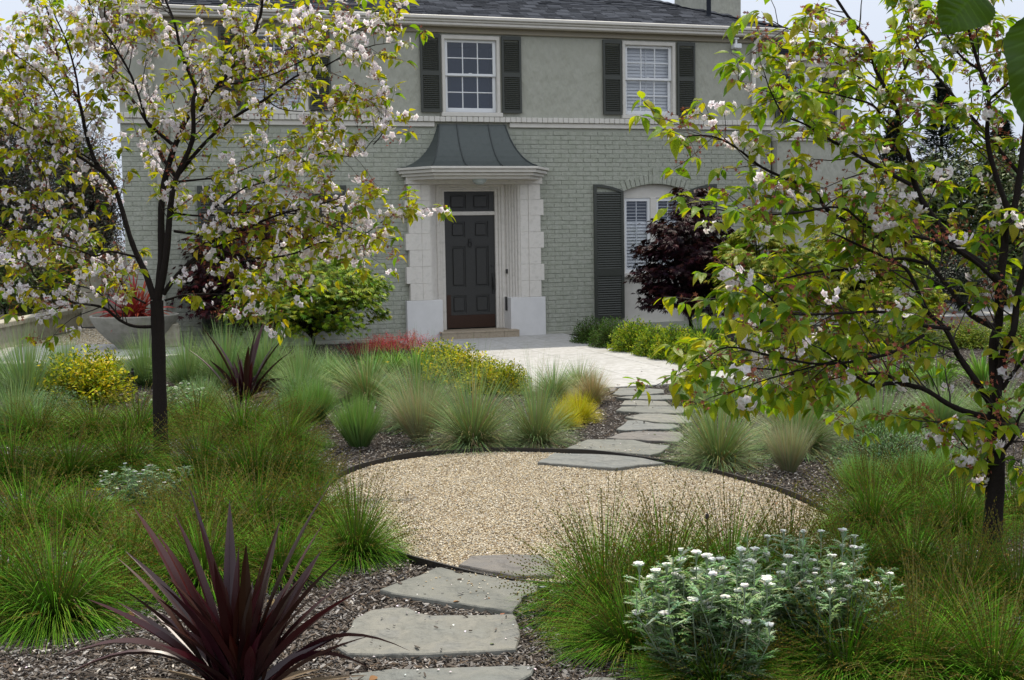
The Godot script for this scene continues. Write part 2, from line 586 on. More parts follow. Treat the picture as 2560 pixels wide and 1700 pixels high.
# a wall of boxes around rectangular openings [u0, u1, h0, h1]
func wall_around(b: MB, u0: float, u1: float, h0: float, h1: float, n0: float, n1: float, holes: Array) -> void:
	var us := [u0, u1]
	for o in holes:
		us.append(o[0])
		us.append(o[1])
	us.sort()
	for i in us.size() - 1:
		var a: float = us[i]
		var e: float = us[i + 1]
		if e - a < 0.001:
			continue
		var cuts := []
		for o in holes:
			if o[0] < (a + e) / 2 and o[1] > (a + e) / 2:
				cuts.append(Vector2(o[2], o[3]))
		cuts.sort_custom(func(p, q): return p.x < q.x)
		var h := h0
		for q in cuts:
			if q.x > h:
				b.box(Vector3(a, h, n0), Vector3(e, q.x, n1))
			h = q.y
		if h < h1:
			b.box(Vector3(a, h, n0), Vector3(e, h1, n1))

func arch_height(u: float) -> float:
	# underside of the arch over the lower windows, measured from the window's middle
	return 2.62 + 0.13 * (1.0 - pow(u / 0.64, 2))

func build_house() -> void:
	house = thing("house", "two-storey sage green house with painted brick below, stucco above and dark shutters", "house", HOUSE_AT, HOUSE_TURN)
	var b := MB.new()
	var low_holes := [[-0.83, 0.83, 0.0, 2.78]]
	for s in [-3.535, 3.535]:
		low_holes.append([s - 0.64, s + 0.64, 0.16, 2.76])
	wall_around(b, -5.96, 5.96, 0.0, 3.76, -0.3, 0.0, low_holes)
	# the piece above each arched window
	for s in [-3.535, 3.535]:
		var o := PackedVector2Array([Vector2(s + 0.64, 2.76), Vector2(s - 0.64, 2.76)])
		for k in 13:
			var u := -0.64 + 1.28 * k / 12.0
			o.append(Vector2(s + u, arch_height(u) + 0.002))
		b.plate(o, -0.298, -0.002)
	b.box(Vector3(-5.96, 0, -9.0), Vector3(-5.66, 3.76, -0.3))
	b.box(Vector3(5.66, 0, -9.0), Vector3(5.96, 3.76, -0.3))
	b.box(Vector3(-5.96, 0, -9.3), Vector3(5.96, 5.48, -9.0))
	hp("brick_wall", b, M.mortar)
	var brick_wall: Node3D = house.get_node("brick_wall")
	b = MB.new()
	var up_holes := []
	for s in [-3.42, 0.0, 3.42]:
		up_holes.append([s - 0.49, s + 0.49, 4.02, 5.33])
	wall_around(b, -5.955, 5.955, 3.762, 5.49, -0.3, -0.003, up_holes)
	b.box(Vector3(-5.955, 3.762, -9.0), Vector3(-5.66, 5.49, -0.3))
	b.box(Vector3(5.66, 3.762, -9.0), Vector3(5.955, 5.49, -0.3))
	hp("stucco_wall", b, M.stucco)
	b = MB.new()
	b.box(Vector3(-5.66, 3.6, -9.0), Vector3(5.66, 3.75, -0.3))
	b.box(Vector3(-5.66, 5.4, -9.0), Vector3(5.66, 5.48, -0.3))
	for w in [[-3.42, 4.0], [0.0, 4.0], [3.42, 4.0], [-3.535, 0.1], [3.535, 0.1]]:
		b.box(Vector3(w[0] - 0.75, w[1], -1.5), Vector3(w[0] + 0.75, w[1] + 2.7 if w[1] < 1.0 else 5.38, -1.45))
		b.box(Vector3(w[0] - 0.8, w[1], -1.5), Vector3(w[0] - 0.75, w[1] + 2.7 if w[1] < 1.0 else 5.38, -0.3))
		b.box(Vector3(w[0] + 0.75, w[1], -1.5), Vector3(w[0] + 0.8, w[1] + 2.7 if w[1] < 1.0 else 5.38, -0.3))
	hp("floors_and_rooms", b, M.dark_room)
	build_bricks(brick_wall)
	# base course
	b = MB.new()
	for s in [[-5.985, -1.29], [1.29, 5.985]]:
		b = MB.new()
		b.bbox(Vector3(s[0], 0.0, 0.0), Vector3(s[1], 0.07, 0.03), 0.008)
		hp("base_course", b, M.stucco)
	# belt course: a plain band and above it a row of upright bricks
	b = MB.new()
	for s in [[-6.0, -0.69], [0.69, 6.0]]:
		b.bbox(Vector3(s[0], 3.765, -0.02), Vector3(s[1], 3.852, 0.045), 0.008)
	b.box(Vector3(-6.0, 3.852, -0.02), Vector3(6.0, 3.935, 0.052))
	var belt := hp("belt_course", b, M.trim)
	var sold := []
	for k in 3:
		b = MB.new()
		b.bbox(Vector3(-0.047, -0.044, 0), Vector3(0.047, 0.044, 0.03 + 0.002 * k), 0.006)
		sold.append(b.mesh(M.trim))
	for k in 120:
		part("brick", sold[rng.randi() % 3], belt, Transform3D(Basis(), Vector3(-5.95 + 0.1 * k, 3.898 + rf(-0.002, 0.002), 0.05)))
	build_roof()
	build_entrance()
	upper_window(-3.42, 1)
	upper_window(0.0, 0)
	upper_window(3.42, 2)
	lower_window(-3.535)
	lower_window(3.535)
	# rainwater pipes
	for s in [-5.46, 5.56]:
		b = MB.new()
		var p := PackedVector3Array([Vector3(s + 0.09, 5.5, 0.15), Vector3(s + 0.02, 5.4, 0.1), Vector3(s, 5.28, 0.06), Vector3(s, 4.2, 0.06), Vector3(s + 0.02, 4.1, 0.07), Vector3(s + 0.1, 3.98, 0.12), Vector3(s + 0.1, 3.72, 0.12), Vector3(s + 0.08, 3.6, 0.09), Vector3(s + 0.08, 0.1, 0.09)])
		var r := PackedFloat32Array()
		for q in p:
			r.append(0.04)
		b.tube(p, r, 10)
		var pipe := hp("downpipe", b, M.trim if s > 0 else M.stucco)
		for h in [0.6, 2.2, 4.9]:
			b = MB.new()
			b.bbox(Vector3(s - 0.06 + (0.08 if h < 3.0 else 0.0), h, 0.0), Vector3(s + 0.06 + (0.08 if h < 3.0 else 0.0), h + 0.03, 0.115 + (0.03 if h < 3.0 else 0.0)), 0.004)
			hp("pipe_strap", b, M.trim if s > 0 else M.stucco, pipe)
	# security light below the eave
	b = MB.new()
	b.bbox(Vector3(5.08, 5.27, 0.06), Vector3(5.24, 5.36, 0.2), 0.012)
	b.bbox(Vector3(5.14, 5.36, 0.09), Vector3(5.18, 5.46, 0.13), 0.006)
	b.bbox(Vector3(5.11, 5.45, -0.003), Vector3(5.21, 5.475, 0.15), 0.004)
	hp("eave_lamp", b, M.white)
	build_wing()

func build_bricks(wall: Node3D) -> void:
	# courses of long painted bricks; the ones beside the entrance are single pieces, the rest one mesh
	var kinds := []
	for k in 5:
		var q := MB.new()
		q.bbox(Vector3(-0.139, -0.036, 0.0), Vector3(0.139, 0.036, 0.0075 + 0.0014 * k), 0.004)
		kinds.append(q.mesh(M.brick))
	var rest := MB.new()
	var single := 0
	for row in 46:
		var h := 0.115 + 0.0808 * row
		if h > 3.73:
			break
		var u := -5.96 + (0.145 if row % 2 else 0.0)
		if row % 2:
			_brick(rest, wall, kinds, -5.955, u - 0.006, h, false)
		while u < 5.95:
			var e := minf(u + 0.288, 5.955)
			var can := single < 178 and ((u > 1.33 and e < 2.27) or (u > 1.1 and e < 2.9 and h > 2.9))
			if _brick(rest, wall, kinds, u, e - 0.008, h, can):
				single += 1
			u += 0.288
	var o := hp("bricks", rest, M.brick, wall)
	o.set_meta("kind", "stuff")

func _brick(rest: MB, wall: Node3D, kinds: Array, u0: float, u1: float, h: float, single: bool) -> bool:
	# keep clear of the entrance and the arched windows
	if u1 > -1.2 and u0 < 1.2 and h < 2.84:
		if u0 < -1.2:
			u1 = -1.2
		elif u1 > 1.2:
			u0 = 1.2
		else:
			return false
	for s in [-3.535, 3.535]:
		var lim := 0.645
		if h < 2.87 and u1 > s - lim and u0 < s + lim:
			var mid: float = clampf((u0 + u1) / 2 - s, -0.64, 0.64)
			if h < arch_height(mid) + 0.17:
				if u0 < s - lim:
					u1 = s - lim
				elif u1 > s + lim:
					u0 = s + lim
				else:
					return false
	if u1 - u0 < 0.03:
		return false
	var y := h + rf(-0.003, 0.003)
	if single and u1 - u0 > 0.27:
		part("brick", kinds[rng.randi() % 5], wall, Transform3D(Basis(Vector3(0, 0, 1), rf(-0.006, 0.006)), Vector3((u0 + u1) / 2, y, rf(-0.001, 0.002))))
		return true
	rest.bbox(Vector3(u0, y - 0.036 + rf(-0.001, 0.001), -0.001), Vector3(u1 - rf(0.0, 0.006), y + 0.036 + rf(-0.001, 0.001), 0.0075 + rf(0.0, 0.005)), 0.0035)
	return false

func build_roof() -> void:
	var d := 4.55
	var s := 0.42
	var e := 0.2
	var h := 5.64
	var b := MB.new()
	var A := Vector3(-5.96 - e, h, e)
	var B := Vector3(5.96 + e, h, e)
	var Cc := Vector3(5.96 + e, h, -9.3 - e)
	var D := Vector3(-5.96 - e, h, -9.3 - e)
	var P := Vector3(-5.96 - e + d + e, h + (d + e) * s, -4.65)
	var Q := Vector3(5.96 + e - d - e, h + (d + e) * s, -4.65)
	b.quad(A, B, Q, P)
	b.face(B, Cc, Q)
	b.quad(Cc, D, P, Q)
	b.face(D, A, P)
	b.quad(A, D, Cc, B)
	var roof := hp("roof", b, M.shingle[0])
	# shingles on the slope that faces the garden, the lowest courses piece by piece
	var up := Vector3(0, s, -1).normalized()
	var out := Vector3(0, 1, s).normalized()
	var kinds := []
	for k in 8:
		var w := 0.17 + 0.035 * (k % 4)
		b = MB.new()
		b.box(Vector3(-w / 2, 0, -0.2), Vector3(w / 2, 0.019 + 0.003 * (k % 3), 0.0))
		kinds.append([w, b.mesh(M.shingle[(k * 3 + 1) % 4])])
	var single := 0
	var rest := []
	for k in 4:
		rest.append(MB.new())
	var row := 0
	var t := -0.03
	while t < (d + e) / up.z * -1.0 - 0.1:
		var back := t * -up.z
		var u := -5.96 - e + back + rf(0.0, 0.2)
		var tilt := Basis(Vector3(1, 0, 0), out, -up)
		while u < 5.96 + e - back:
			var k := rng.randi() % 8
			var w: float = kinds[k][0]
			var at := Vector3(u + w / 2, h + t * up.y + 0.004, e + t * up.z) + out * 0.004
			if row < 9 and u > -1.0 and u < 6.0 and single < 298:
				part("shingle", kinds[k][1], roof, Transform3D(tilt.rotated(out, rf(-0.01, 0.01)), at))
				single += 1
			else:
				var q: MB = rest[rng.randi() % 4]
				var th := rf(0.017, 0.028)
				var a := at - tilt.x * w / 2
				var c := at + tilt.x * w / 2
				q.quad(a + out * th, c + out * th, c + up * 0.2 + out * th * 0.4, a + up * 0.2 + out * th * 0.4)
				q.quad(a, c, c + out * th, a + out * th)
				q.quad(a + up * 0.2, a, a + out * th, a + up * 0.2 + out * th * 0.4)
				q.quad(c, c + up * 0.2, c + up * 0.2 + out * th * 0.4, c + out * th)
			u += w + 0.006
		t += 0.135
		row += 1
	for k in 4:
		var o := hp("shingles", rest[k], M.shingle[k], roof)
		o.set_meta("kind", "stuff")
	# caps along the hip on the right
	var hipdir := (Q - B).normalized()
	for k in 30:
		b = MB.new()
		b.box(Vector3(-0.1, 0, -0.2), Vector3(0.1, 0.014, 0.02))
		var z := -hipdir
		var x := Vector3.UP.cross(z).normalized()
		part("hip_cap", b.mesh(M.shingle[k % 4]), roof, Transform3D(Basis(x, z.cross(x), z), B + hipdir * (0.1 + 0.15 * k) + Vector3(0, 0.02, 0)))
	# eave: frieze, soffit box and gutter
	b = MB.new()
	b.bbox(Vector3(-6.0, 5.4, -0.05), Vector3(6.0, 5.5, 0.05), 0.006)
	b.box(Vector3(-6.13, 5.49, -9.4), Vector3(6.13, 5.53, 0.17))
	hp("frieze", b, mat(lin(0.3, 0.265, 0.2), 0.6))
	b = MB.new()
	for q in [[5.505, 5.56, 0.19], [5.56, 5.60, 0.215], [5.60, 5.665, 0.25]]:
		b.bbox(Vector3(-5.97 - q[2], q[0], -9.4), Vector3(5.97 + q[2], q[1], q[2]), 0.012)
	hp("gutter", b, M.trim)
	# vent pipe and chimney on the right of the roof
	b = MB.new()
	b.tube(PackedVector3Array([Vector3(5.0, 5.7, -0.7), Vector3(5.0, 6.2, -0.7), Vector3(5.0, 6.36, -0.7)]), PackedFloat32Array([0.045, 0.045, 0.045]), 10)
	hp("vent_pipe", b, M.shingle[1], roof)
	b = MB.new()
	b.bbox(Vector3(6.22, 0.0, -4.9), Vector3(6.92, 8.6, -3.0), 0.02)
	hp("chimney", b, M.stucco, roof)

func build_entrance() -> void:
	var b := MB.new()
	# surround: front slabs, quoin blocks, reeded reveals
	b.box(Vector3(-1.2, 0.72, 0.0), Vector3(-0.83, 2.78, 0.118))
	b.box(Vector3(0.83, 0.72, 0.0), Vector3(1.2, 2.78, 0.118))
	b.box(Vector3(-1.25, 2.76, 0.0), Vector3(1.25, 2.88, 0.16))
	b.box(Vector3(-0.83, 2.76, -0.4), Vector3(0.83, 2.88, 0.0))
	var sur := hp("door_surround", b, M.cast)
	for s in [-1.0, 1.0]:
		var hs := [0.722, 1.019, 1.316, 1.607, 1.897, 2.195, 2.476, 2.755]
		for k in 7:
			var out := 1.275 if k % 2 == 1 else 1.215
			b = MB.new()
			var lo := Vector3(0.99, hs[k] + 0.0013, 0.0)
			var hi := Vector3(out, hs[k + 1] - 0.0013, 0.135)
			if s < 0:
				b.bbox(Vector3(-hi.x, lo.y, lo.z), Vector3(-lo.x, hi.y, hi.z), 0.003)
			else:
				b.bbox(lo, hi, 0.003)
			hp("quoin_block", b, M.cast, sur)
			b = MB.new()
			lo = Vector3(0.832, hs[k] + 0.0013, 0.05)
			hi = Vector3(0.987, hs[k + 1] - 0.0013, 0.128)
			if s < 0:
				b.bbox(Vector3(-hi.x, lo.y, lo.z), Vector3(-lo.x, hi.y, hi.z), 0.004)
			else:
				b.bbox(lo, hi, 0.004)
			hp("pilaster_block", b, M.cast, sur)
		# reeds run up the splayed reveal
		b = MB.new()
		var pa := Vector2(s * 0.835, 0.11)
		var pb := Vector2(s * 0.63, -0.27)
		var along := (pb - pa).normalized()
		var inward := Vector2(-s * absf(along.y), absf(along.x))
		for k in 6:
			var c := pa.lerp(pb, (k + 0.5) / 6.0)
			var ring := []
			for q in 9:
				var w := PI * q / 8.0
				ring.append(c + along * cos(w) * 0.034 + inward * sin(w) * 0.026)
			ring.append(c - along * 0.034 - inward * 0.05)
			ring.append(c + along * 0.034 - inward * 0.05)
			b.hull(ring, 0.7, 2.77)
		hp("reeded_reveal", b, M.cast, sur)
		b = MB.new()
		var plan := [Vector2(s * 1.285, 0.0), Vector2(s * 1.285, 0.142), Vector2(s * 0.625, 0.142), Vector2(s * 0.6, -0.29), Vector2(s * 0.85, -0.29), Vector2(s * 0.85, 0.0)]
		if s < 0:
			plan[2] = Vector2(-0.64, 0.142)
		b.hull(plan, 0.0, 0.72, 0.006)
		hp("plinth_block", b, M.plinth, sur)
	# black letter plate and bell on the right reveal
	b = MB.new()
	b.bbox(Vector3(0.585, 0.48, -0.1), Vector3(0.613, 0.73, -0.03), 0.004)
	hp("letter_plate", b, M.black, sur)
	b = MB.new()
	b.bbox(Vector3(0.628, 1.15, -0.16), Vector3(0.66, 1.23, -0.125), 0.004)
	hp("bell_push", b, M.black, sur)
	# frame round the door in three steps
	b = MB.new()
	for q in [[0.64, 0.575, 2.78, 2.72, -0.2], [0.575, 0.53, 2.72, 2.685, -0.225], [0.53, 0.472, 2.685, 2.645, -0.255]]:
		for s in [-1.0, 1.0]:
			b.bbox(Vector3(minf(s * q[0], s * q[1]), 0.15, -0.4), Vector3(maxf(s * q[0], s * q[1]), q[2], q[4]), 0.008)
		b.bbox(Vector3(-q[0], q[3], -0.4), Vector3(q[0], q[2], q[4] + 0.001), 0.008)
	b.bbox(Vector3(-0.472, 2.215, -0.4), Vector3(0.472, 2.285, -0.262), 0.006)
	hp("door_frame", b, M.cast)
	b = MB.new()
	b.box(Vector3(-0.468, 2.287, -0.37), Vector3(0.468, 2.643, -0.32))
	_panels(b, [[-0.37, -0.06, 2.33, 2.6], [0.06, 0.37, 2.33, 2.6]], -0.468, 0.468, 2.287, 2.643, -0.32)
	hp("transom_panel", b, M.door)
	b = MB.new()
	b.box(Vector3(-0.468, 0.172, -0.37), Vector3(0.468, 2.213, -0.325))
	var pan := []
	for s in [-1.0, 1.0]:
		for q in [[1.82, 2.1], [0.92, 1.66], [0.45, 0.77]]:
			pan.append([minf(s * 0.085, s * 0.35), maxf(s * 0.085, s * 0.35), q[0], q[1]])
	_panels(b, pan, -0.468, 0.468, 0.172, 2.213, -0.325)
	var door := hp("front_door", b, M.door)
	b = MB.new()
	b.bbox(Vector3(-0.455, 0.178, -0.31), Vector3(0.455, 0.41, -0.294), 0.002)
	b.bbox(Vector3(-0.455, 0.41, -0.31), Vector3(-0.375, 0.78, -0.2945), 0.002)
	hp("kick_plate", b, M.copper_plate, door)
	b = MB.new()
	b.bbox(Vector3(-0.022, 1.72, -0.3), Vector3(0.022, 1.79, -0.27), 0.006)
	var ring_p := PackedVector3Array()
	var ring_r := PackedFloat32Array()
	for k in 13:
		ring_p.append(Vector3(0.035 * sin(TAU * k / 12.0), 1.69 + 0.045 * cos(TAU * k / 12.0), -0.27))
		ring_r.append(0.008)
	b.tube(ring_p, ring_r, 6)
	hp("knocker", b, M.black, door)
	b = MB.new()
	b.bbox(Vector3(0.405, 0.78, -0.3), Vector3(0.445, 1.16, -0.285), 0.004)
	b.tube(PackedVector3Array([Vector3(0.425, 1.08, -0.285), Vector3(0.425, 1.05, -0.24), Vector3(0.425, 0.93, -0.235), Vector3(0.425, 0.86, -0.285)]), PackedFloat32Array([0.01, 0.011, 0.011, 0.009]), 8)
	b.lathe(PackedVector2Array([Vector2(0.028, 0.0), Vector2(0.026, 0.02), Vector2(0.0, 0.022)]), 12, Vector3(0.425, 1.28, -0.3))
	hp("door_handle", b, M.black, door)
	# threshold step of stone tiles
	b = MB.new()
	b.box(Vector3(-0.7, 0.0, -0.4), Vector3(0.7, 0.13, 0.335))
	var st := hp("door_step", b, M.joint)
	for k in 5:
		b = MB.new()
		var x0 := -0.715 + 0.286 * k
		b.bbox(Vector3(x0 + 0.0015, 0.0, 0.33), Vector3(x0 + 0.2845, 0.125, 0.35), 0.003)
		b.bbox(Vector3(x0 + 0.0015, 0.127, -0.36), Vector3(x0 + 0.2845, 0.155, 0.355), 0.004)
		hp("step_tile", b, M.step, st)
	# canopy: moulded cornice and a flared sheet metal roof
	var plan := func(a: float, f: float, n: float, z0: float) -> Array:
		return [Vector2(-a, z0), Vector2(-a, 0.15 * n), Vector2(-f, n), Vector2(f, n), Vector2(a, 0.15 * n), Vector2(a, z0)]
	b = MB.new()
	b.hull(plan.call(1.25, 0.86, 0.62, 0.0), 2.83, 2.885, 0.0)
	b.hull(plan.call(1.31, 0.9, 0.7, 0.0), 2.885, 2.935, 0.012)
	b.hull(plan.call(1.36, 0.93, 0.76, 0.0), 2.936, 2.995, 0.015)
	b.hull(plan.call(1.4, 0.955, 0.8, 0.0), 2.996, 3.035, 0.006)
	var can := hp("canopy", b, M.trim)
	var prof := [[0.63, 0.6, 0.04, 3.81], [0.665, 0.625, 0.09, 3.7], [0.71, 0.65, 0.15, 3.58], [0.77, 0.685, 0.225, 3.46], [0.85, 0.73, 0.32, 3.34], [0.95, 0.78, 0.43, 3.23], [1.08, 0.84, 0.55, 3.135], [1.23, 0.9, 0.68, 3.07], [1.37, 0.945, 0.785, 3.04]]
	b = MB.new()
	for i in prof.size() - 1:
		var p: Array = prof[i]
		var q: Array = prof[i + 1]
		var sec := func(r: Array) -> Array:
			return [Vector3(-r[0], r[3], 0.0), Vector3(-r[0], r[3], 0.15 * r[2]), Vector3(-r[1], r[3], r[2]), Vector3(r[1], r[3], r[2]), Vector3(r[0], r[3], 0.15 * r[2]), Vector3(r[0], r[3], 0.0)]
		var up: Array = sec.call(p)
		var lo: Array = sec.call(q)
		for k in 5:
			b.quad(lo[k], lo[k + 1], up[k + 1], up[k])
	b.box(Vector3(-0.63, 3.78, 0.0), Vector3(0.63, 3.812, 0.045))
	var cr := hp("canopy_roof", b, M.lead, can)
	for u in [-1.0, -0.4, 0.4, 1.0]:
		var sp := PackedVector3Array()
		var sr := PackedFloat32Array()
		for q in prof:
			sp.append(Vector3(u * q[1] if absf(u) > 0.5 else u * (0.72 + 0.1 * q[2]), q[3] + 0.006, q[2] + 0.006))
			sr.append(0.011)
		b = MB.new()
		b.tube(sp, sr, 6)
		hp("standing_seam", b, M.lead_seam, can)
	b = MB.new()
	b.lathe(PackedVector2Array([Vector2(0.0, -0.1), Vector2(0.06, -0.09), Vector2(0.11, -0.055), Vector2(0.14, 0.0)]), 20, Vector3(0.0, 2.83, 0.42))
	hp("porch_lamp", b, M.lamp_glass, can)

# stiles and rails around sunk panels, with a raised field in each
func _panels(b: MB, pan: Array, u0: float, u1: float, h0: float, h1: float, n: float) -> void:
	wall_around(b, u0, u1, h0, h1, n, n + 0.022, pan)
	for p in pan:
		b.bbox(Vector3(p[0] + 0.03, p[2] + 0.03, n), Vector3(p[1] - 0.03, p[3] - 0.03, n + 0.016), 0.012)

# mode 0: dark room, 1: blinds half open, 2: blinds closed
func upper_window(c: float, mode: int) -> void:
	var b := MB.new()
	for s in [-1.0, 1.0]:
		b.bbox(Vector3(c + minf(s * 0.535, s * 0.475), 4.02, -0.08), Vector3(c + maxf(s * 0.535, s * 0.475), 5.37, 0.028), 0.008)
	b.bbox(Vector3(c - 0.535, 5.295, -0.08), Vector3(c + 0.535, 5.368, 0.03), 0.008)
	var w := hp("window", b, M.trim)
	b = MB.new()
	b.bbox(Vector3(c - 0.56, 3.945, -0.05), Vector3(c + 0.56, 4.02, 0.085), 0.008)
	hp("sill", b, M.trim, w)
	# two sashes of six panes
	for k in 2:
		var h0 := 4.035 if k == 0 else 4.665
		var h1 := 4.705 if k == 0 else 5.295
		var n := -0.065 if k == 0 else -0.03
		var f0 := h0 + (0.075 if k == 0 else 0.045)
		var f1 := h1 - 0.045
		b = MB.new()
		for s in [-1.0, 1.0]:
			b.bbox(Vector3(c + minf(s * 0.472, s * 0.415), h0, n - 0.035), Vector3(c + maxf(s * 0.472, s * 0.415), h1, n), 0.005)
		b.bbox(Vector3(c - 0.415, h0, n - 0.035), Vector3(c + 0.415, f0, n - 0.001), 0.005)
		b.bbox(Vector3(c - 0.415, f1, n - 0.035), Vector3(c + 0.415, h1, n - 0.001), 0.005)
		for s in [-0.138, 0.138]:
			b.bbox(Vector3(c + s - 0.009, f0, n - 0.03), Vector3(c + s + 0.009, f1, n - 0.004), 0.003)
		b.bbox(Vector3(c - 0.415, (f0 + f1) / 2 - 0.009, n - 0.029), Vector3(c + 0.415, (f0 + f1) / 2 + 0.009, n - 0.005), 0.003)
		hp("sash", b, M.white, w)
		for i in 3:
			for j in 2:
				b = MB.new()
				var x := c + 0.277 * (i - 1)
				var y0 := f0 + (f1 - f0) / 2 * j
				b.quad(Vector3(x - 0.131, y0, n - 0.017), Vector3(x + 0.131, y0, n - 0.017), Vector3(x + 0.131, y0 + (f1 - f0) / 2, n - 0.017), Vector3(x - 0.131, y0 + (f1 - f0) / 2, n - 0.017))
				hp("pane", b, M.pane, w)
	b = MB.new()
	b.bbox(Vector3(c - 0.03, 4.705, -0.07), Vector3(c + 0.03, 4.722, -0.03), 0.005)
	hp("sash_lock", b, M.white, w)
	if mode > 0:
		b = MB.new()
		for k in 20:
			var h := 4.09 + 0.062 * k
			var open := mode == 1 and h > 4.7
			var t := 0.014 if open else 0.03
			b.quad(Vector3(c - 0.46, h - t, -0.15 + (0.03 if open else 0.01)), Vector3(c + 0.46, h - t, -0.15 + (0.03 if open else 0.01)), Vector3(c + 0.46, h + t, -0.15 - (0.03 if open else 0.01)), Vector3(c - 0.46, h + t, -0.15 - (0.03 if open else 0.01)))
		b.box(Vector3(c - 0.012, 4.06, -0.14), Vector3(c + 0.012, 5.3, -0.135))
		hp("blind", b, M.blind, w).set_meta("kind", "stuff")
	for s in [-1.0, 1.0]:
		shutter(c + s * 0.742, 0.365, 4.02, 5.37, [4.07, 4.655, 4.735, 5.305], 0.0, false)

func shutter(c: float, w: float, h0: float, h1: float, fields: Array, slope: float, single: bool) -> void:
	# slope: how much lower the inner top corner is (curved top), signed towards the inner side
	var b := MB.new()
	var st := 0.038 if not single else 0.055
	if slope == 0.0:
		wall_around(b, c - w / 2, c + w / 2, h0, h1, 0.022, 0.055, [[c - w / 2 + st, c + w / 2 - st, fields[0], fields[1]], [c - w / 2 + st, c + w / 2 - st, fields[2], fields[3]]])
	else:
		wall_around(b, c - w / 2, c + w / 2, h0, fields[3] - 0.12, 0.022, 0.055, [[c - w / 2 + st, c + w / 2 - st, fields[0], fields[1]], [c - w / 2 + st, c + w / 2 - st, fields[2], fields[3] + 1.0]])
		var o := PackedVector2Array()
		var inner := PackedVector2Array()
		for k in 13:
			var t := k / 12.0
			var f := t if slope > 0 else 1.0 - t
			o.append(Vector2(c - w / 2 + w * t, h1 - absf(slope) * f * f))
		for k in range(12, -1, -1):
			var t := k / 12.0
			var f := t if slope > 0 else 1.0 - t
			inner.append(Vector2(c - w / 2 + w * t, h1 - absf(slope) * f * f - 0.05))
		o.append_array(inner)
		b.plate(o, 0.022, 0.055)
		for s in [-1.0, 1.0]:
			b.box(Vector3(c + minf(s * w / 2, s * (w / 2 - st)), fields[3] - 0.12, 0.0221), Vector3(c + maxf(s * w / 2, s * (w / 2 - st)), h1 - 0.04 - (absf(slope) if s * slope > 0 else 0.0), 0.0549))
	var sh := hp("shutter", b, M.shutter)
	var slats := MB.new()
	var pitch := 0.034 if not single else 0.043
	var one := MB.new()
	if single:
		_slat(one, 0.0, w / 2 - st, 0.0, pitch)
	var om := one.mesh(M.shutter) if single else null
	for f in [[fields[0], fields[1]], [fields[2], fields[3]]]:
		var h: float = f[0] + pitch * 0.5
		while h < f[1] - pitch * 0.3:
			if single:
				if slope == 0.0 or h < h1 - 0.09 - absf(slope) * 0.45:
					part("slat", om, sh, Transform3D(Basis(), Vector3(c, h, 0)))
			else:
				_slat(slats, c, w / 2 - st, h, pitch)
			h += pitch
	if not single:
		hp("slats", slats, M.shutter, sh).set_meta("kind", "stuff")

func _slat(b: MB, c: float, hw: float, h: float, pitch: float) -> void:
	var p := PackedVector2Array([Vector2(0.05, -pitch * 0.42), Vector2(0.053, -pitch * 0.3), Vector2(0.03, pitch * 0.5), Vector2(0.026, pitch * 0.42)])
	var q := func(x: float, k: int) -> Vector3:
		return Vector3(x, h + p[k].y, p[k].x)
	for k in 4:
		var j := (k + 1) % 4
		b.quad(q.call(c - hw, k), q.call(c + hw, k), q.call(c + hw, j), q.call(c - hw, j))

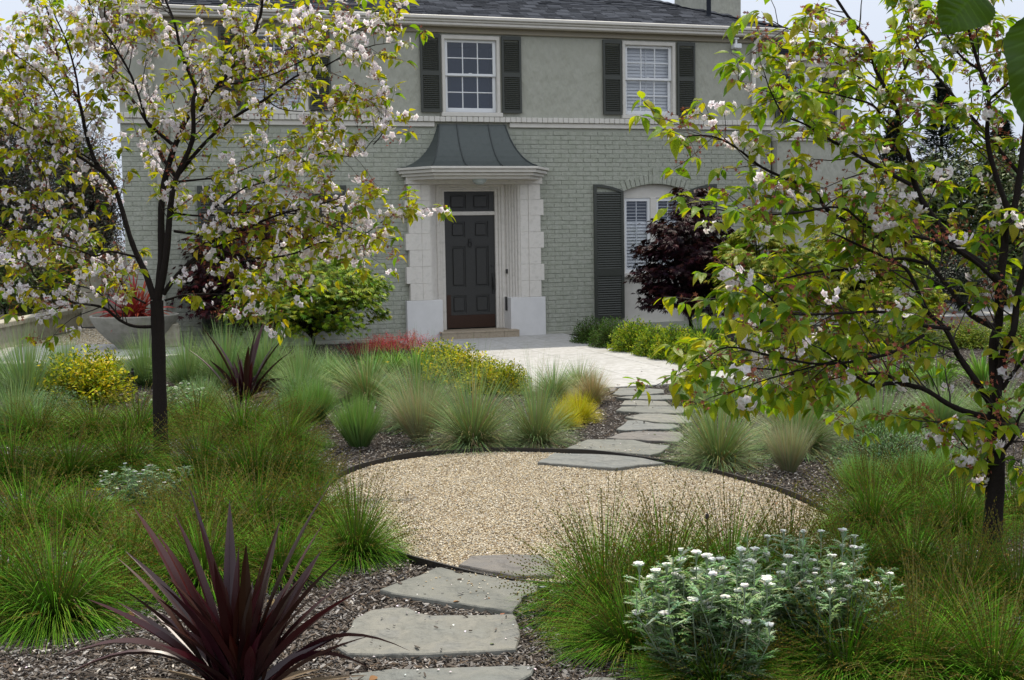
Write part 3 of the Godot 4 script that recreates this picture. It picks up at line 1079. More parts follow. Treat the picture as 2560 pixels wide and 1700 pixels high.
func lower_window(c: float) -> void:
	# arched recess: head board, two shuttered casements, sill and a smooth panel below
	var b := MB.new()
	var o := PackedVector2Array([Vector2(c + 0.64, 2.5), Vector2(c - 0.64, 2.5)])
	for k in 13:
		var u := -0.64 + 1.28 * k / 12.0
		o.append(Vector2(c + u, arch_height(u)))
	b.plate(o, -0.2, -0.1)
	for s in [-1.0, 1.0]:
		b.bbox(Vector3(c + minf(s * 0.64, s * 0.585), 1.04, -0.2), Vector3(c + maxf(s * 0.64, s * 0.585), 2.52, -0.085), 0.006)
	b.bbox(Vector3(c - 0.06, 1.1, -0.2), Vector3(c + 0.06, 2.5, -0.088), 0.006)
	var w := hp("arched_window", b, M.trim)
	b = MB.new()
	b.bbox(Vector3(c - 0.645, 1.02, -0.2), Vector3(c + 0.645, 1.1, -0.03), 0.008)
	hp("sill", b, M.trim, w)
	b = MB.new()
	b.box(Vector3(c - 0.64, 0.1, -0.25), Vector3(c + 0.64, 1.02, -0.12))
	hp("apron_panel", b, M.trim, w)
	for s in [-1.0, 1.0]:
		b = MB.new()
		var x0 := c + minf(s * 0.06, s * 0.585)
		var x1 := c + maxf(s * 0.06, s * 0.585)
		wall_around(b, x0, x1, 1.1, 2.5, -0.17, -0.12, [[x0 + 0.05, x1 - 0.05, 1.17, 2.44]])
		hp("casement", b, M.white, w)
		b = MB.new()
		b.quad(Vector3(x0 + 0.05, 1.17, -0.13), Vector3(x1 - 0.05, 1.17, -0.13), Vector3(x1 - 0.05, 2.44, -0.13), Vector3(x0 + 0.05, 2.44, -0.13))
		hp("pane", b, M.pane, w)
		var om := MB.new()
		om.quad(Vector3(-(x1 - x0) / 2 + 0.05, -0.028, 0.03), Vector3((x1 - x0) / 2 - 0.05, -0.028, 0.03), Vector3((x1 - x0) / 2 - 0.05, 0.028, -0.005), Vector3(-(x1 - x0) / 2 + 0.05, 0.028, -0.005))
		var shut := om.mesh(M.blind)
		om = MB.new()
		om.quad(Vector3(-(x1 - x0) / 2 + 0.05, -0.01, 0.03), Vector3((x1 - x0) / 2 - 0.05, -0.01, 0.03), Vector3((x1 - x0) / 2 - 0.05, 0.008, -0.03), Vector3(-(x1 - x0) / 2 + 0.05, 0.008, -0.03))
		var open := om.mesh(M.blind)
		for k in 21:
			var h := 1.2 + 0.06 * k
			part("blind_slat", open if h > 2.08 else shut, w, Transform3D(Basis(), Vector3((x0 + x1) / 2, h, -0.2)))
		b = MB.new()
		b.box(Vector3((x0 + x1) / 2 - 0.008, 1.17, -0.165), Vector3((x0 + x1) / 2 + 0.008, 2.44, -0.155))
		hp("tilt_rod", b, M.blind, w)
	# voussoirs of the arch with a tall keystone
	var first := true
	var arch: MeshInstance3D = null
	for k in 15:
		var u := -0.66 + 1.32 * (k + 0.5) / 15.0
		var key := k == 7
		b = MB.new()
		var hw := 0.04 if not key else 0.06
		b.bbox(Vector3(-hw, 0.0, 0.0), Vector3(hw, 0.17 if not key else 0.3, 0.02 if not key else 0.04), 0.005)
		var at := Transform3D(Basis(Vector3(0, 0, 1), -atan(-0.26 * u / 0.4096) * -1.0), Vector3(c + u, arch_height(clampf(u, -0.64, 0.64)) + 0.004, 0.0))
		if first:
			arch = part("brick_arch", b.mesh(M.brick), house, at)
			first = false
		else:
			part("keystone" if key else "brick", b.mesh(M.brick), arch, arch.transform.affine_inverse() * at)
	# tall louvred shutters with curved tops
	shutter(c - 0.955, 0.59, 0.27, 2.75, [0.33, 1.06, 1.19, 2.68], 0.125, true)
	shutter(c + 0.955, 0.59, 0.27, 2.75, [0.33, 1.06, 1.19, 2.68], -0.125, true)

func build_wing() -> void:
	var b := MB.new()
	wall_around(b, 5.98, 8.25, 0.0, 5.16, -8.8, -0.8, [])
	var w := hp("side_wing", b, M.stucco)
	b = MB.new()
	b.quad(Vector3(5.97, 5.3, -0.6), Vector3(8.45, 5.3, -0.6), Vector3(7.2, 5.85, -1.9), Vector3(5.97, 5.85, -1.9))
	b.face(Vector3(8.45, 5.3, -0.6), Vector3(8.45, 5.3, -8.0), Vector3(7.2, 5.85, -1.9))
	b.box(Vector3(5.97, 5.26, -8.0), Vector3(8.44, 5.3, -0.61))
	hp("roof", b, M.shingle[1], w)
	b = MB.new()
	for r in 10:
		var t := r / 10.0
		var u := 5.97
		while u < 8.45 - 1.25 * t - 0.1:
			var ww := rf(0.16, 0.28)
			var p := Vector3(u, 5.305 + 0.55 * t, -0.6 - 1.3 * t)
			b.box(p + Vector3(0.004, 0, -0.15), p + Vector3(minf(ww, 8.45 - 1.25 * t - u), rf(0.02, 0.028), 0.012))
			u += ww
	hp("shingles", b, M.shingle[2], w).set_meta("kind", "stuff")
	b = MB.new()
	b.bbox(Vector3(5.97, 5.1, -8.0), Vector3(8.4, 5.2, -0.68), 0.01)
	b.bbox(Vector3(5.97, 5.2, -8.0), Vector3(8.48, 5.3, -0.58), 0.014)
	hp("gutter", b, M.trim, w)
	# its window and shutters
	b = MB.new()
	for s in [[6.84, 6.9], [7.48, 7.54]]:
		b.bbox(Vector3(s[0], 3.98, -0.82), Vector3(s[1], 4.98, -0.77), 0.006)
	b.bbox(Vector3(6.84, 4.92, -0.82), Vector3(7.54, 4.985, -0.768), 0.006)
	b.bbox(Vector3(6.8, 3.93, -0.82), Vector3(7.58, 4.0, -0.74), 0.006)
	b.bbox(Vector3(6.9, 4.0, -0.81), Vector3(7.48, 4.05, -0.785), 0.004)
	b.bbox(Vector3(6.9, 4.44, -0.81), Vector3(7.48, 4.5, -0.785), 0.004)
	b.bbox(Vector3(6.9, 4.88, -0.81), Vector3(7.48, 4.92, -0.785), 0.004)
	for x in [6.9, 7.18, 7.44]:
		b.bbox(Vector3(x, 4.0, -0.811), Vector3(x + 0.03, 4.92, -0.787), 0.004)
	hp("wing_window", b, M.white, w)
	b = MB.new()
	b.quad(Vector3(6.92, 4.02, -0.795), Vector3(7.47, 4.02, -0.795), Vector3(7.47, 4.9, -0.795), Vector3(6.92, 4.9, -0.795))
	hp("pane", b, mat(lin(0.3, 0.34, 0.38), 0.08), w)
	for c in [6.66, 7.72]:
		b = MB.new()
		wall_around(b, c - 0.165, c + 0.165, 4.0, 4.96, -0.798, -0.76, [[c - 0.125, c + 0.125, 4.05, 4.44], [c - 0.125, c + 0.125, 4.5, 4.91]])
		var k := 0
		while k < 26:
			var h := 4.06 + 0.033 * k
			if absf(h - 4.47) > 0.035:
				b.quad(Vector3(c - 0.125, h - 0.012, -0.768), Vector3(c + 0.125, h - 0.012, -0.768), Vector3(c + 0.125, h + 0.014, -0.79), Vector3(c - 0.125, h + 0.014, -0.79))
			k += 1
		hp("wing_shutter", b, M.shutter, w)
	# low flat-roofed bay in front of it
	b = MB.new()
	b.box(Vector3(6.0, 0.0, -0.798), Vector3(8.22, 3.58, 0.17))
	var bay := hp("low_bay", b, M.stucco)
	b = MB.new()
	b.bbox(Vector3(5.99, 3.56, -0.797), Vector3(8.26, 3.72, 0.21), 0.01)
	hp("parapet", b, M.trim, bay)

# ---------------------------------------------------------------- the court on the left, far things

func build_left_court() -> void:
	var b := MB.new()
	var wall := thing("low_wall", "low weathered concrete garden wall running back beside the pebble strip on the left", "wall", Vector3(-8.208, 0.18, -19.875))
	var o: Vector3 = wall.position
	var p := [Vector3(-8.078, 0.18, -19.454), Vector3(-8.254, 0.18, -23.176)]
	var dir: Vector3 = (p[1] - p[0]).normalized()
	var side := Vector3(-dir.z, 0, dir.x)
	var plan := func(w0: float, w1: float, a: float, e: float) -> Array:
		var r := []
		for q in [[a, w0], [e, w0], [e, w1], [a, w1]]:
			var x: Vector3 = p[0] + dir * q[0] - side * q[1] - o
			r.append(Vector2(x.x, x.z))
		return r
	var ln: float = p[0].distance_to(p[1])
	b.hull(plan.call(0.0, 0.25, -1.5, ln), 0.0, 0.34, 0.0)
	part("wall_body", b.mesh(M.concrete), wall)
	b = MB.new()
	b.hull(plan.call(-0.04, 0.3, -1.55, ln + 0.03), 0.342, 0.42, 0.012)
	part("coping", b.mesh(M.concrete), wall)
	# pale path slab and the pebble strip behind it
	b = MB.new()
	var pts := PackedVector2Array([Vector2(-8.476, -19.375), Vector2(-7.469, -19.652), Vector2(-6.712, -19.747), Vector2(-5.377, -19.73), Vector2(-4.785, -17.77), Vector2(-5.691, -16.853), Vector2(-7.425, -16.672)])
	b.hull(Array(pts), 0.0, 0.18, 0.006)
	structure("side_path", b.mesh(M.paver[0]))
	b = MB.new()
	pts = PackedVector2Array([Vector2(-8.128, -19.542), Vector2(-8.337, -23.528), Vector2(-7.071, -23.24), Vector2(-6.027, -19.776), Vector2(-6.726, -19.79), Vector2(-7.485, -19.695)])
	b.hull(Array(pts), 0.0, 0.172)
	structure("pebble_strip", b.mesh(M.gravel_bed))
	# gate pillar with a pale cap
	var gp := thing("gate_pillar", "square grey pillar with a pale overhanging cap, behind the bowl planter", "pillar", Vector3(-8.332, 0.18, -24.104), 0.3)
	b = MB.new()
	b.bbox(Vector3(-0.2, 0, -0.2), Vector3(0.2, 1.06, 0.2), 0.01)
	part("shaft", b.mesh(M.concrete), gp)
	b = MB.new()
	b.bbox(Vector3(-0.29, 1.062, -0.29), Vector3(0.29, 1.15, 0.29), 0.015)
	part("cap", b.mesh(M.white), gp)
	# bowl planter
	var bw := thing("bowl_planter", "wide shallow concrete bowl planter standing on the pale path", "planter", Vector3(-5.931, 0.18, -19.049))
	b = MB.new()
	b.lathe(PackedVector2Array([Vector2(0.0, 0.0), Vector2(0.27, 0.0), Vector2(0.3, 0.03), Vector2(0.42, 0.13), Vector2(0.55, 0.27), Vector2(0.64, 0.41), Vector2(0.675, 0.5), Vector2(0.67, 0.515), Vector2(0.64, 0.515), Vector2(0.6, 0.42), Vector2(0.0, 0.42)]), 48)
	part("bowl", b.mesh(M.bowl), bw)
	b = MB.new()
	b.lathe(PackedVector2Array([Vector2(0.6, 0.43), Vector2(0.0, 0.45)]), 24)
	part("potting_soil", b.mesh(M.soil), bw)
	# red strap-leaved plant in the bowl
	var rp := thing("red_flax", "red strap-leaved flax growing in the concrete bowl", "flax", bw.position + Vector3(0, 0.44, 0))
	for k in 120:
		b = MB.new()
		var tilt := 1.25 * sqrt(rf(0.0, 1.0))
		var dir2 := around_dir(tilt)
		var l := rf(0.6, 0.9) * (1.0 - 0.15 * tilt)
		var base := Vector3(rf(-0.1, 0.1), 0, rf(-0.1, 0.1))
		_strap(b, base, base + dir2 * l * 0.6, base + dir2 * l + Vector3(0, -0.25 * tilt * tilt, 0), rf(0.012, 0.02), jitter(Color(0.24, 0.03, 0.03), 0.3), jitter(Color(0.42, 0.09, 0.07), 0.4), 7)
		part("leaf", b.mesh(M.red_strap), rp)
	# pale block beside the house wall
	var bl := thing("concrete_block", "pale concrete block standing at the foot of the house corner", "block", Vector3(-5.407, 0.18, -19.179), 0.3)
	b = MB.new()
	b.bbox(Vector3(-0.13, 0, -0.2), Vector3(0.13, 0.36, 0.2), 0.012)
	part("block", b.mesh(M.concrete), bl)

func leaf_cloud(b: MB, at: Vector3, r: Vector3, count: int, size: float, tints: Array, lumps := 14) -> void:
	# leaves gathered in lumps on and in an ellipsoid, so that gaps stay between the lumps
	var cs := []
	for k in lumps:
		var q := Vector3(rf(-1, 1), rf(-0.9, 1), rf(-1, 1))
		q = q.normalized() * pow(rf(0.15, 1.0), 0.5) * 0.82
		cs.append([q * r, rf(0.22, 0.42)])
	for k in count:
		var c: Array = cs[rng.randi() % lumps]
		var d := Vector3(rng.randfn(), rng.randfn(), rng.randfn()).normalized() * pow(rf(0.1, 1.0), 0.4)
		var p: Vector3 = at + c[0] + d * r * c[1]
		var t: Color = tints[rng.randi() % tints.size()]
		var dir := (d + Vector3(rf(-1, 1), rf(-1, 0.4), rf(-1, 1))).normalized()
		b.leaflet(p, dir, (d + Vector3.UP * 0.7 + Vector3(rf(-0.4, 0.4), 0, rf(-0.4, 0.4))).normalized(), size * rf(0.7, 1.4), size * rf(0.4, 0.6), jitter(t, 0.25))

func simple_trunk(h: float, r: float, crook := 0.1) -> MB:
	var b := MB.new()
	var p := PackedVector3Array()
	var rr := PackedFloat32Array()
	for k in 7:
		p.append(Vector3(rf(-crook, crook) * k / 6.0, h * k / 6.0, rf(-crook, crook) * k / 6.0))
		rr.append(r * (1.0 - 0.11 * k))
	b.tube(p, rr, 8)
	for k in 6:
		var s := p[2 + k % 4]
		var d := around_dir(rf(0.5, 1.0))
		b.tube(PackedVector3Array([s, s + d * h * 0.2, s + d * h * 0.35 + Vector3(0, h * 0.1, 0)]), PackedFloat32Array([r * 0.45, r * 0.3, r * 0.1]), 6)
	return b

func far_tree(called: String, label: String, at: Vector3, h: float, w: float, low: float, count: int, size: float, tints: Array, group := "", lumps := 22) -> Node3D:
	var t := thing(called, label, "tree", at, rf(0, TAU), group)
	part("trunk", simple_trunk(h * 0.8, h * 0.022 + 0.03).mesh(M.bark), t)
	var b := MB.new()
	leaf_cloud(b, Vector3(0, low + (h - low) / 2, 0), Vector3(w, (h - low) / 2, w), count, size, tints, lumps)
	part("crown", b.mesh(M.dark_foliage), t)
	return t

func conifer(label: String, at: Vector3, h: float, w: float) -> void:
	var t := thing("conifer", label, "conifer", at, rf(0, TAU), "dark conifers beyond the garden")
	var b := MB.new()
	b.tube(PackedVector3Array([Vector3.ZERO, Vector3(0, h * 0.5, 0), Vector3(0, h, 0)]), PackedFloat32Array([h * 0.02, h * 0.013, 0.01]), 7)
	part("trunk", b.mesh(M.bark), t)
	b = MB.new()
	for k in 110:
		var y := h * (0.2 + 0.8 * k / 110.0)
		var l := w * (1.02 - float(k) / 110.0) * rf(0.65, 1.1)
		var a := k * 2.4
		var out := Vector3(cos(a), rf(0.05, 0.3), sin(a)).normalized()
		for j in 75:
			var f := pow(rf(0.05, 1.0), 0.7)
			var p := Vector3(0, y, 0) + out * l * f + Vector3(rf(-0.06, 0.06), rf(-0.07, 0.07) - 0.15 * f * f, rf(-0.06, 0.06)) * (1.0 + l * 0.6)
			b.leaflet(p, (out + Vector3(rf(-0.7, 0.7), rf(-0.4, 0.5), rf(-0.7, 0.7))).normalized(), Vector3.UP, rf(0.1, 0.2), 0.045, jitter(Color(0.035, 0.055, 0.04), 0.3))
	part("crown", b.mesh(M.dark_foliage), t)

func build_background() -> void:
	var dark := [Color(0.07, 0.075, 0.05), Color(0.1, 0.1, 0.065), Color(0.055, 0.06, 0.04), Color(0.13, 0.1, 0.07)]
	far_tree("dark_tree", "tall dark grey-green tree at the far left edge", Vector3(-15.153, 0, -36.587), 7.8, 2.6, 0.5, 42000, 0.085, dark, "dark trees behind the left court", 70)
	far_tree("dark_tree", "dark tree between the far left tree and the house corner", Vector3(-13.025, 0, -35.943), 6.0, 1.6, 0.4, 30000, 0.08, dark, "dark trees behind the left court", 60)
	far_tree("dark_tree", "lower dark tree with a rounded top next to the house corner", Vector3(-11.956, 0, -34.952), 4.6, 1.0, 0.3, 18000, 0.08, dark, "dark trees behind the left court", 40)
	far_tree("dark_tree", "second dark tree standing behind the tall one on the far left", Vector3(-17.458, 0, -38.509), 8.0, 2.2, 0.6, 9000, 0.18, dark, "dark trees behind the left court", 26)
	var hedge := [Color(0.12, 0.17, 0.05), Color(0.16, 0.2, 0.05), Color(0.08, 0.11, 0.04)]
	var spots := [[Vector3(-10.625, 0, -25.475), 1.817, 0.638, "leafy hedge shrub at the left edge behind the low wall"], [Vector3(-10.287, 0, -26.249), 1.853, 0.564, "leafy hedge shrub behind the middle of the low wall"], [Vector3(-9.928, 0, -26.939), 1.7, 0.53, "leafy hedge shrub behind the far end of the low wall"]]
	for s in spots:
		var t := thing("hedge_shrub", s[3], "shrub", s[0], rf(0, TAU), "hedge shrubs behind the low wall")
		part("stem", simple_trunk(s[1] * 0.8, 0.03).mesh(M.bark), t)
		var b := MB.new()
		leaf_cloud(b, Vector3(0, s[1] * 0.55, 0), Vector3(s[2], s[1] * 0.52, s[2]), 5000, 0.08, hedge, 26)
		part("foliage", b.mesh(M.dark_foliage), t)
	# right: conifers and broad trees beyond the house
	conifer("dark conifer with a pointed top right of the house, left one of the pair", Vector3(9.853, 0, -31.42), 4.7, 1.3)
	conifer("taller dark conifer behind the flowering tree on the right", Vector3(11.157, 0, -31.646), 5.6, 1.7)
	conifer("dark conifer standing at the far right edge", Vector3(12.505, 0, -31.196), 4.7, 1.6)
	var mid := [Color(0.09, 0.13, 0.04), Color(0.13, 0.16, 0.05), Color(0.06, 0.085, 0.035)]
	far_tree("dark_tree", "dark broadleaf tree right of the low bay", Vector3(8.383, 0, -28.207), 3.4, 1.1, 0.2, 8000, 0.13, mid, "broad trees right of the house", 24)
	far_tree("dark_tree", "broad dark tree in the middle of the right background", Vector3(9.793, 0, -28.493), 3.9, 1.5, 0.2, 9000, 0.14, mid, "broad trees right of the house", 24)
	far_tree("dark_tree", "broad dark tree at the right edge of the background", Vector3(11.468, 0, -28.35), 3.9, 1.8, 0.2, 9000, 0.14, mid, "broad trees right of the house", 24)
	# round dark bush and the pale paving in the sun behind the right tree
	var rb := thing("round_bush", "round dark clipped bush beyond the right tree", "bush", Vector3(9.504, 0, -26.278))
	var b2 := MB.new()
	leaf_cloud(b2, Vector3(0, 0.65, 0), Vector3(0.9, 0.65, 0.9), 6000, 0.07, [Color(0.02, 0.03, 0.018), Color(0.03, 0.04, 0.024)], 30)
	part("foliage", b2.mesh(M.dark_foliage), rb)
	b2 = MB.new()
	b2.hull([Vector2(7.839, -24.873), Vector2(11.434, -25.751), Vector2(13.266, -29.89), Vector2(9.435, -28.961)], 0.0, 0.03)
	structure("driveway", b2.mesh(M.paver[1]))
	var lw := thing("brick_pier", "low red-brown brick pier seen through the branches of the right tree", "pier", Vector3(8.227, 0, -23.878), 0.2)
	for r in 9:
		for k in 2:
			b2 = MB.new()
			var off := -0.17 if r % 2 else -0.14
			b2.bbox(Vector3(off + k * 0.165, 0.075 * r, -0.12), Vector3(off + k * 0.165 + 0.158, 0.075 * r + 0.067, 0.12), 0.005)
			part("brick", b2.mesh(M.red_brick), lw)

# ---------------------------------------------------------------- stones, gravel, bark

func rough_outline(p: PackedVector2Array, step := 0.09) -> Array:
	# more points along the edges, knocked in and out a little as split stone is
	var r := []
	for i in p.size():
		var a := p[i]
		var c := p[(i + 1) % p.size()]
		var n := maxi(1, int(a.distance_to(c) / step))
		var out := (c - a).normalized().orthogonal()
		for k in n:
			r.append(a.lerp(c, float(k) / n) + (out * rf(-0.012, 0.012) if k > 0 else Vector2.ZERO))
	return r

func build_stones() -> void:
	var list := [
		[PackedVector2Array([Vector2(-0.683, -4.832), Vector2(-0.525, -4.885), Vector2(-0.224, -4.891), Vector2(0.07, -4.891), Vector2(0.054, -4.797), Vector2(-0.024, -4.686), Vector2(-0.212, -4.566), Vector2(-0.547, -4.563), Vector2(-0.697, -4.679)]), 1, "broad flagstone nearest the viewer, cut by the bottom of the picture"],
		[PackedVector2Array([Vector2(-0.782, -5.268), Vector2(-0.767, -5.538), Vector2(-0.703, -5.68), Vector2(-0.607, -5.721), Vector2(-0.523, -5.711), Vector2(-0.466, -5.626), Vector2(-0.398, -5.583), Vector2(-0.251, -5.583), Vector2(-0.018, -5.588), Vector2(0.005, -5.42), Vector2(0.012, -5.274), Vector2(-0.008, -5.103), Vector2(-0.157, -5.078), Vector2(-0.379, -5.056), Vector2(-0.579, -5.055), Vector2(-0.729, -5.074), Vector2(-0.796, -5.177)]), 3, "large grey flagstone with a notched far edge, beside the dark flax"],
		[PackedVector2Array([Vector2(-0.692, -6.009), Vector2(-0.513, -6.25), Vector2(-0.436, -6.396), Vector2(-0.404, -6.404), Vector2(-0.316, -6.321), Vector2(-0.185, -6.246), Vector2(-0.022, -6.123), Vector2(0.068, -6.118), Vector2(0.11, -6.038), Vector2(0.099, -5.932), Vector2(0.029, -5.863), Vector2(-0.022, -5.602), Vector2(-0.172, -5.691), Vector2(-0.343, -5.784), Vector2(-0.476, -5.863), Vector2(-0.629, -5.945)]), 0, "pointed flagstone just outside the near rim of the gravel circle"],
		[PackedVector2Array([Vector2(-0.313, -6.457), Vector2(-0.253, -6.633), Vector2(-0.05, -6.657), Vector2(0.124, -6.627), Vector2(0.213, -6.442), Vector2(0.196, -6.223), Vector2(-0.003, -6.225), Vector2(-0.188, -6.363)]), 2, "purple-grey flagstone inside the near rim of the gravel circle"],
		[PackedVector2Array([Vector2(0.223, -4.656), Vector2(0.247, -4.715), Vector2(0.297, -4.741), Vector2(0.386, -4.723), Vector2(0.412, -4.628)]), 0, "small corner of a flagstone at the bottom edge below the sedges"],
		[PackedVector2Array([Vector2(0.18, -9.418), Vector2(0.324, -9.811), Vector2(0.713, -9.71), Vector2(0.979, -9.569), Vector2(1.165, -9.291), Vector2(0.945, -9.239), Vector2(0.768, -9.128), Vector2(0.544, -9.239), Vector2(0.347, -9.329)]), 4, "long flagstone lying in the gravel inside the far rim of the circle"],
		[PackedVector2Array([Vector2(0.434, -10.046), Vector2(0.635, -10.481), Vector2(0.89, -10.455), Vector2(1.037, -10.413), Vector2(1.137, -10.233), Vector2(1.305, -10.104), Vector2(1.204, -9.823), Vector2(1.095, -9.674), Vector2(0.864, -9.831), Vector2(0.59, -9.989)]), 0, "first flagstone behind the far rim of the gravel circle"],
		[PackedVector2Array([Vector2(0.809, -10.535), Vector2(0.963, -10.804), Vector2(1.127, -10.884), Vector2(1.492, -10.796), Vector2(1.489, -10.558), Vector2(1.407, -10.293), Vector2(1.221, -10.356), Vector2(1.065, -10.44)]), 2, "brownish purple flagstone, second behind the gravel circle"],
		[PackedVector2Array([Vector2(0.933, -11.005), Vector2(0.999, -11.203), Vector2(1.088, -11.544), Vector2(1.195, -11.531), Vector2(1.328, -11.326), Vector2(1.486, -11.281), Vector2(1.54, -11.144), Vector2(1.422, -10.977), Vector2(1.218, -10.999), Vector2(1.015, -10.946)]), 4, "pale flagstone with a tiny weed, third behind the gravel circle"],
		[PackedVector2Array([Vector2(1.082, -11.742), Vector2(1.291, -11.952), Vector2(1.46, -11.932), Vector2(1.605, -11.797), Vector2(1.718, -11.697), Vector2(1.682, -11.394), Vector2(1.646, -11.317), Vector2(1.391, -11.372), Vector2(1.22, -11.529)]), 3, "cream and buff flagstone, fourth behind the gravel circle"],
		[PackedVector2Array([Vector2(1.039, -12.225), Vector2(1.114, -12.469), Vector2(1.277, -12.482), Vector2(1.56, -12.447), Vector2(1.793, -12.386), Vector2(1.835, -12.191), Vector2(1.744, -11.988), Vector2(1.54, -11.952), Vector2(1.292, -12.041), Vector2(1.103, -12.155)]), 0, "widest long grey flagstone in the back part of the path"],
		[PackedVector2Array([Vector2(1.125, -12.599), Vector2(1.188, -12.929), Vector2(1.343, -12.945), Vector2(1.614, -12.806), Vector2(1.638, -12.496), Vector2(1.388, -12.514)]), 3, "short flagstone between the widest one and the two nearest the terrace"],
		[PackedVector2Array([Vector2(1.119, -13.15), Vector2(1.232, -13.244), Vector2(1.479, -13.322), Vector2(1.763, -13.3), Vector2(1.76, -12.997), Vector2(1.532, -12.969), Vector2(1.261, -13.061)]), 1, "thin long flagstone, second from the terrace"],
		[PackedVector2Array([Vector2(1.112, -13.52), Vector2(1.234, -14.024), Vector2(1.458, -14.042), Vector2(1.714, -13.829), Vector2(1.7, -13.557), Vector2(1.491, -13.432), Vector2(1.196, -13.374)]), 1, "flagstone touching the end of the terrace"],
		[PackedVector2Array([Vector2(1.1, -14.042), Vector2(1.196, -14.045), Vector2(1.145, -13.747), Vector2(1.103, -13.714)]), 2, "small flagstone piece beside the terrace corner under the straw-coloured grass"],
	]
	for s in list:
		stones.append(s[0])
		var mid := Vector2.ZERO
		for p in s[0]:
			mid += p / s[0].size()
		var pts := rough_outline(s[0])
		for i in pts.size():
			pts[i] -= mid
		var b := MB.new()
		b.hull(pts, 0.0, rf(0.034, 0.042), 0.006)
		var o := part(numbered("flagstone"), b.mesh(M.flag[s[1]]), self, Transform3D(Basis(), Vector3(mid.x, 0.0, mid.y)))
		tag(o, s[2], "flagstone", "flagstones of the garden path")
	# steel strip round the gravel
	var b := MB.new()
	for k in 128:
		var a := TAU * k / 128.0
		var e := TAU * (k + 1) / 128.0
		var i0 := ring_point(a, 0.0)
		var i1 := ring_point(e, 0.0)
		var o0 := ring_point(a, 0.012)
		var o1 := ring_point(e, 0.012)
		var w0 := 0.053 + 0.005 * sin(a * 5.0) + 0.004 * sin(a * 13.0)
		var w1 := 0.053 + 0.005 * sin(e * 5.0) + 0.004 * sin(e * 13.0)
		b.quad(Vector3(i1.x, 0, i1.y), Vector3(i0.x, 0, i0.y), Vector3(i0.x, w0, i0.y), Vector3(i1.x, w1, i1.y))
		b.quad(Vector3(o0.x, 0, o0.y), Vector3(o1.x, 0, o1.y), Vector3(o1.x, w1, o1.y), Vector3(o0.x, w0, o0.y))
		b.quad(Vector3(i0.x, w0, i0.y), Vector3(o0.x, w0, o0.y), Vector3(o1.x, w1, o1.y), Vector3(i1.x, w1, i1.y))
	tag(part("steel_edging", b.mesh(M.steel), self), "dark steel edging strip round the gravel circle", "edging")
	# pebbles
	var peb := MB.new()
	var q := [Vector3(1, 0, 0.1), Vector3(0.3, 0.1, 0.9), Vector3(-0.8, 0, 0.5), Vector3(-0.7, 0.05, -0.6), Vector3(0.4, 0, -0.9)]
	for k in 5:
		peb.face(q[(k + 1) % 5], q[k], Vector3(0.05, 0.7, 0.0))
	for k in 5:
		peb.face(q[k], q[(k + 1) % 5], Vector3(0, -0.7, 0))
	var xf := []
	var cols := PackedColorArray()
	var tan := [Color(0.5, 0.4, 0.25), Color(0.62, 0.54, 0.4), Color(0.42, 0.33, 0.2), Color(0.36, 0.34, 0.3), Color(0.74, 0.68, 0.56), Color(0.29, 0.21, 0.13), Color(0.52, 0.45, 0.34)]
	while xf.size() < 160000:
		var p := RING + Vector2(rf(-2.3, 2.3), rf(-2.3, 2.3))
		if not in_ring(p, -0.012) or on_stone(p):
			continue
		var s := rf(0.0038, 0.0072)
		xf.append(Transform3D(Basis.from_euler(Vector3(rf(-0.6, 0.6), rf(0, TAU), rf(-0.6, 0.6))).scaled_local(Vector3(s, s * rf(0.6, 0.9), s)), Vector3(p.x, 0.012 + rf(0.0, 0.009) + 0.005 * sin(p.x * 5.0 + p.y * 2.0) * sin(p.y * 6.0 - p.x), p.y)))
		cols.append(shade(tan[rng.randi() % 7], rf(0.75, 1.2)))
	# a few have been kicked over the edging
	while xf.size() < 161500:
		var a := rf(0, TAU)
		var p := ring_point(a, 0.02 + 0.35 * pow(rf(0, 1), 2.5))
		var s := rf(0.0038, 0.0072)
		xf.append(Transform3D(Basis.from_euler(Vector3(rf(-0.6, 0.6), rf(0, TAU), rf(-0.6, 0.6))).scaled_local(Vector3(s, s * 0.8, s)), Vector3(p.x, 0.045 if on_stone(p) else 0.028, p.y)))
		cols.append(shade(tan[rng.randi() % 7], rf(0.75, 1.2)))
	var peb_mesh := peb.mesh(M.dull)
	copies("gravel", peb_mesh, xf, cols, self)
	xf = []
	cols = PackedColorArray()
	while xf.size() < 9000:
		var p := Vector2(rf(-11.0, -5.0), rf(-28.0, -18.5))
		if not Geometry2D.is_point_in_polygon(p, PackedVector2Array([Vector2(-8.128, -19.542), Vector2(-8.337, -23.528), Vector2(-7.071, -23.24), Vector2(-6.027, -19.776), Vector2(-6.726, -19.79), Vector2(-7.485, -19.695)])):
			continue
		var s := rf(0.012, 0.022)
		xf.append(Transform3D(Basis.from_euler(Vector3(rf(-0.5, 0.5), rf(0, TAU), rf(-0.5, 0.5))).scaled_local(Vector3(s, s * 0.7, s)), Vector3(p.x, 0.178, p.y)))
		cols.append(shade(tan[rng.randi() % 7], rf(0.75, 1.2)))
	copies("pebbles", peb_mesh, xf, cols, self)
	# fallen petals and a few leaves on gravel, stone and bark
	var petal := MB.new()
	petal.leaf(Transform3D(), 1.0, 0.8, 0.25, 0.2, Color(1, 1, 1), Color(1, 1, 1))
	xf = []
	cols = PackedColorArray()
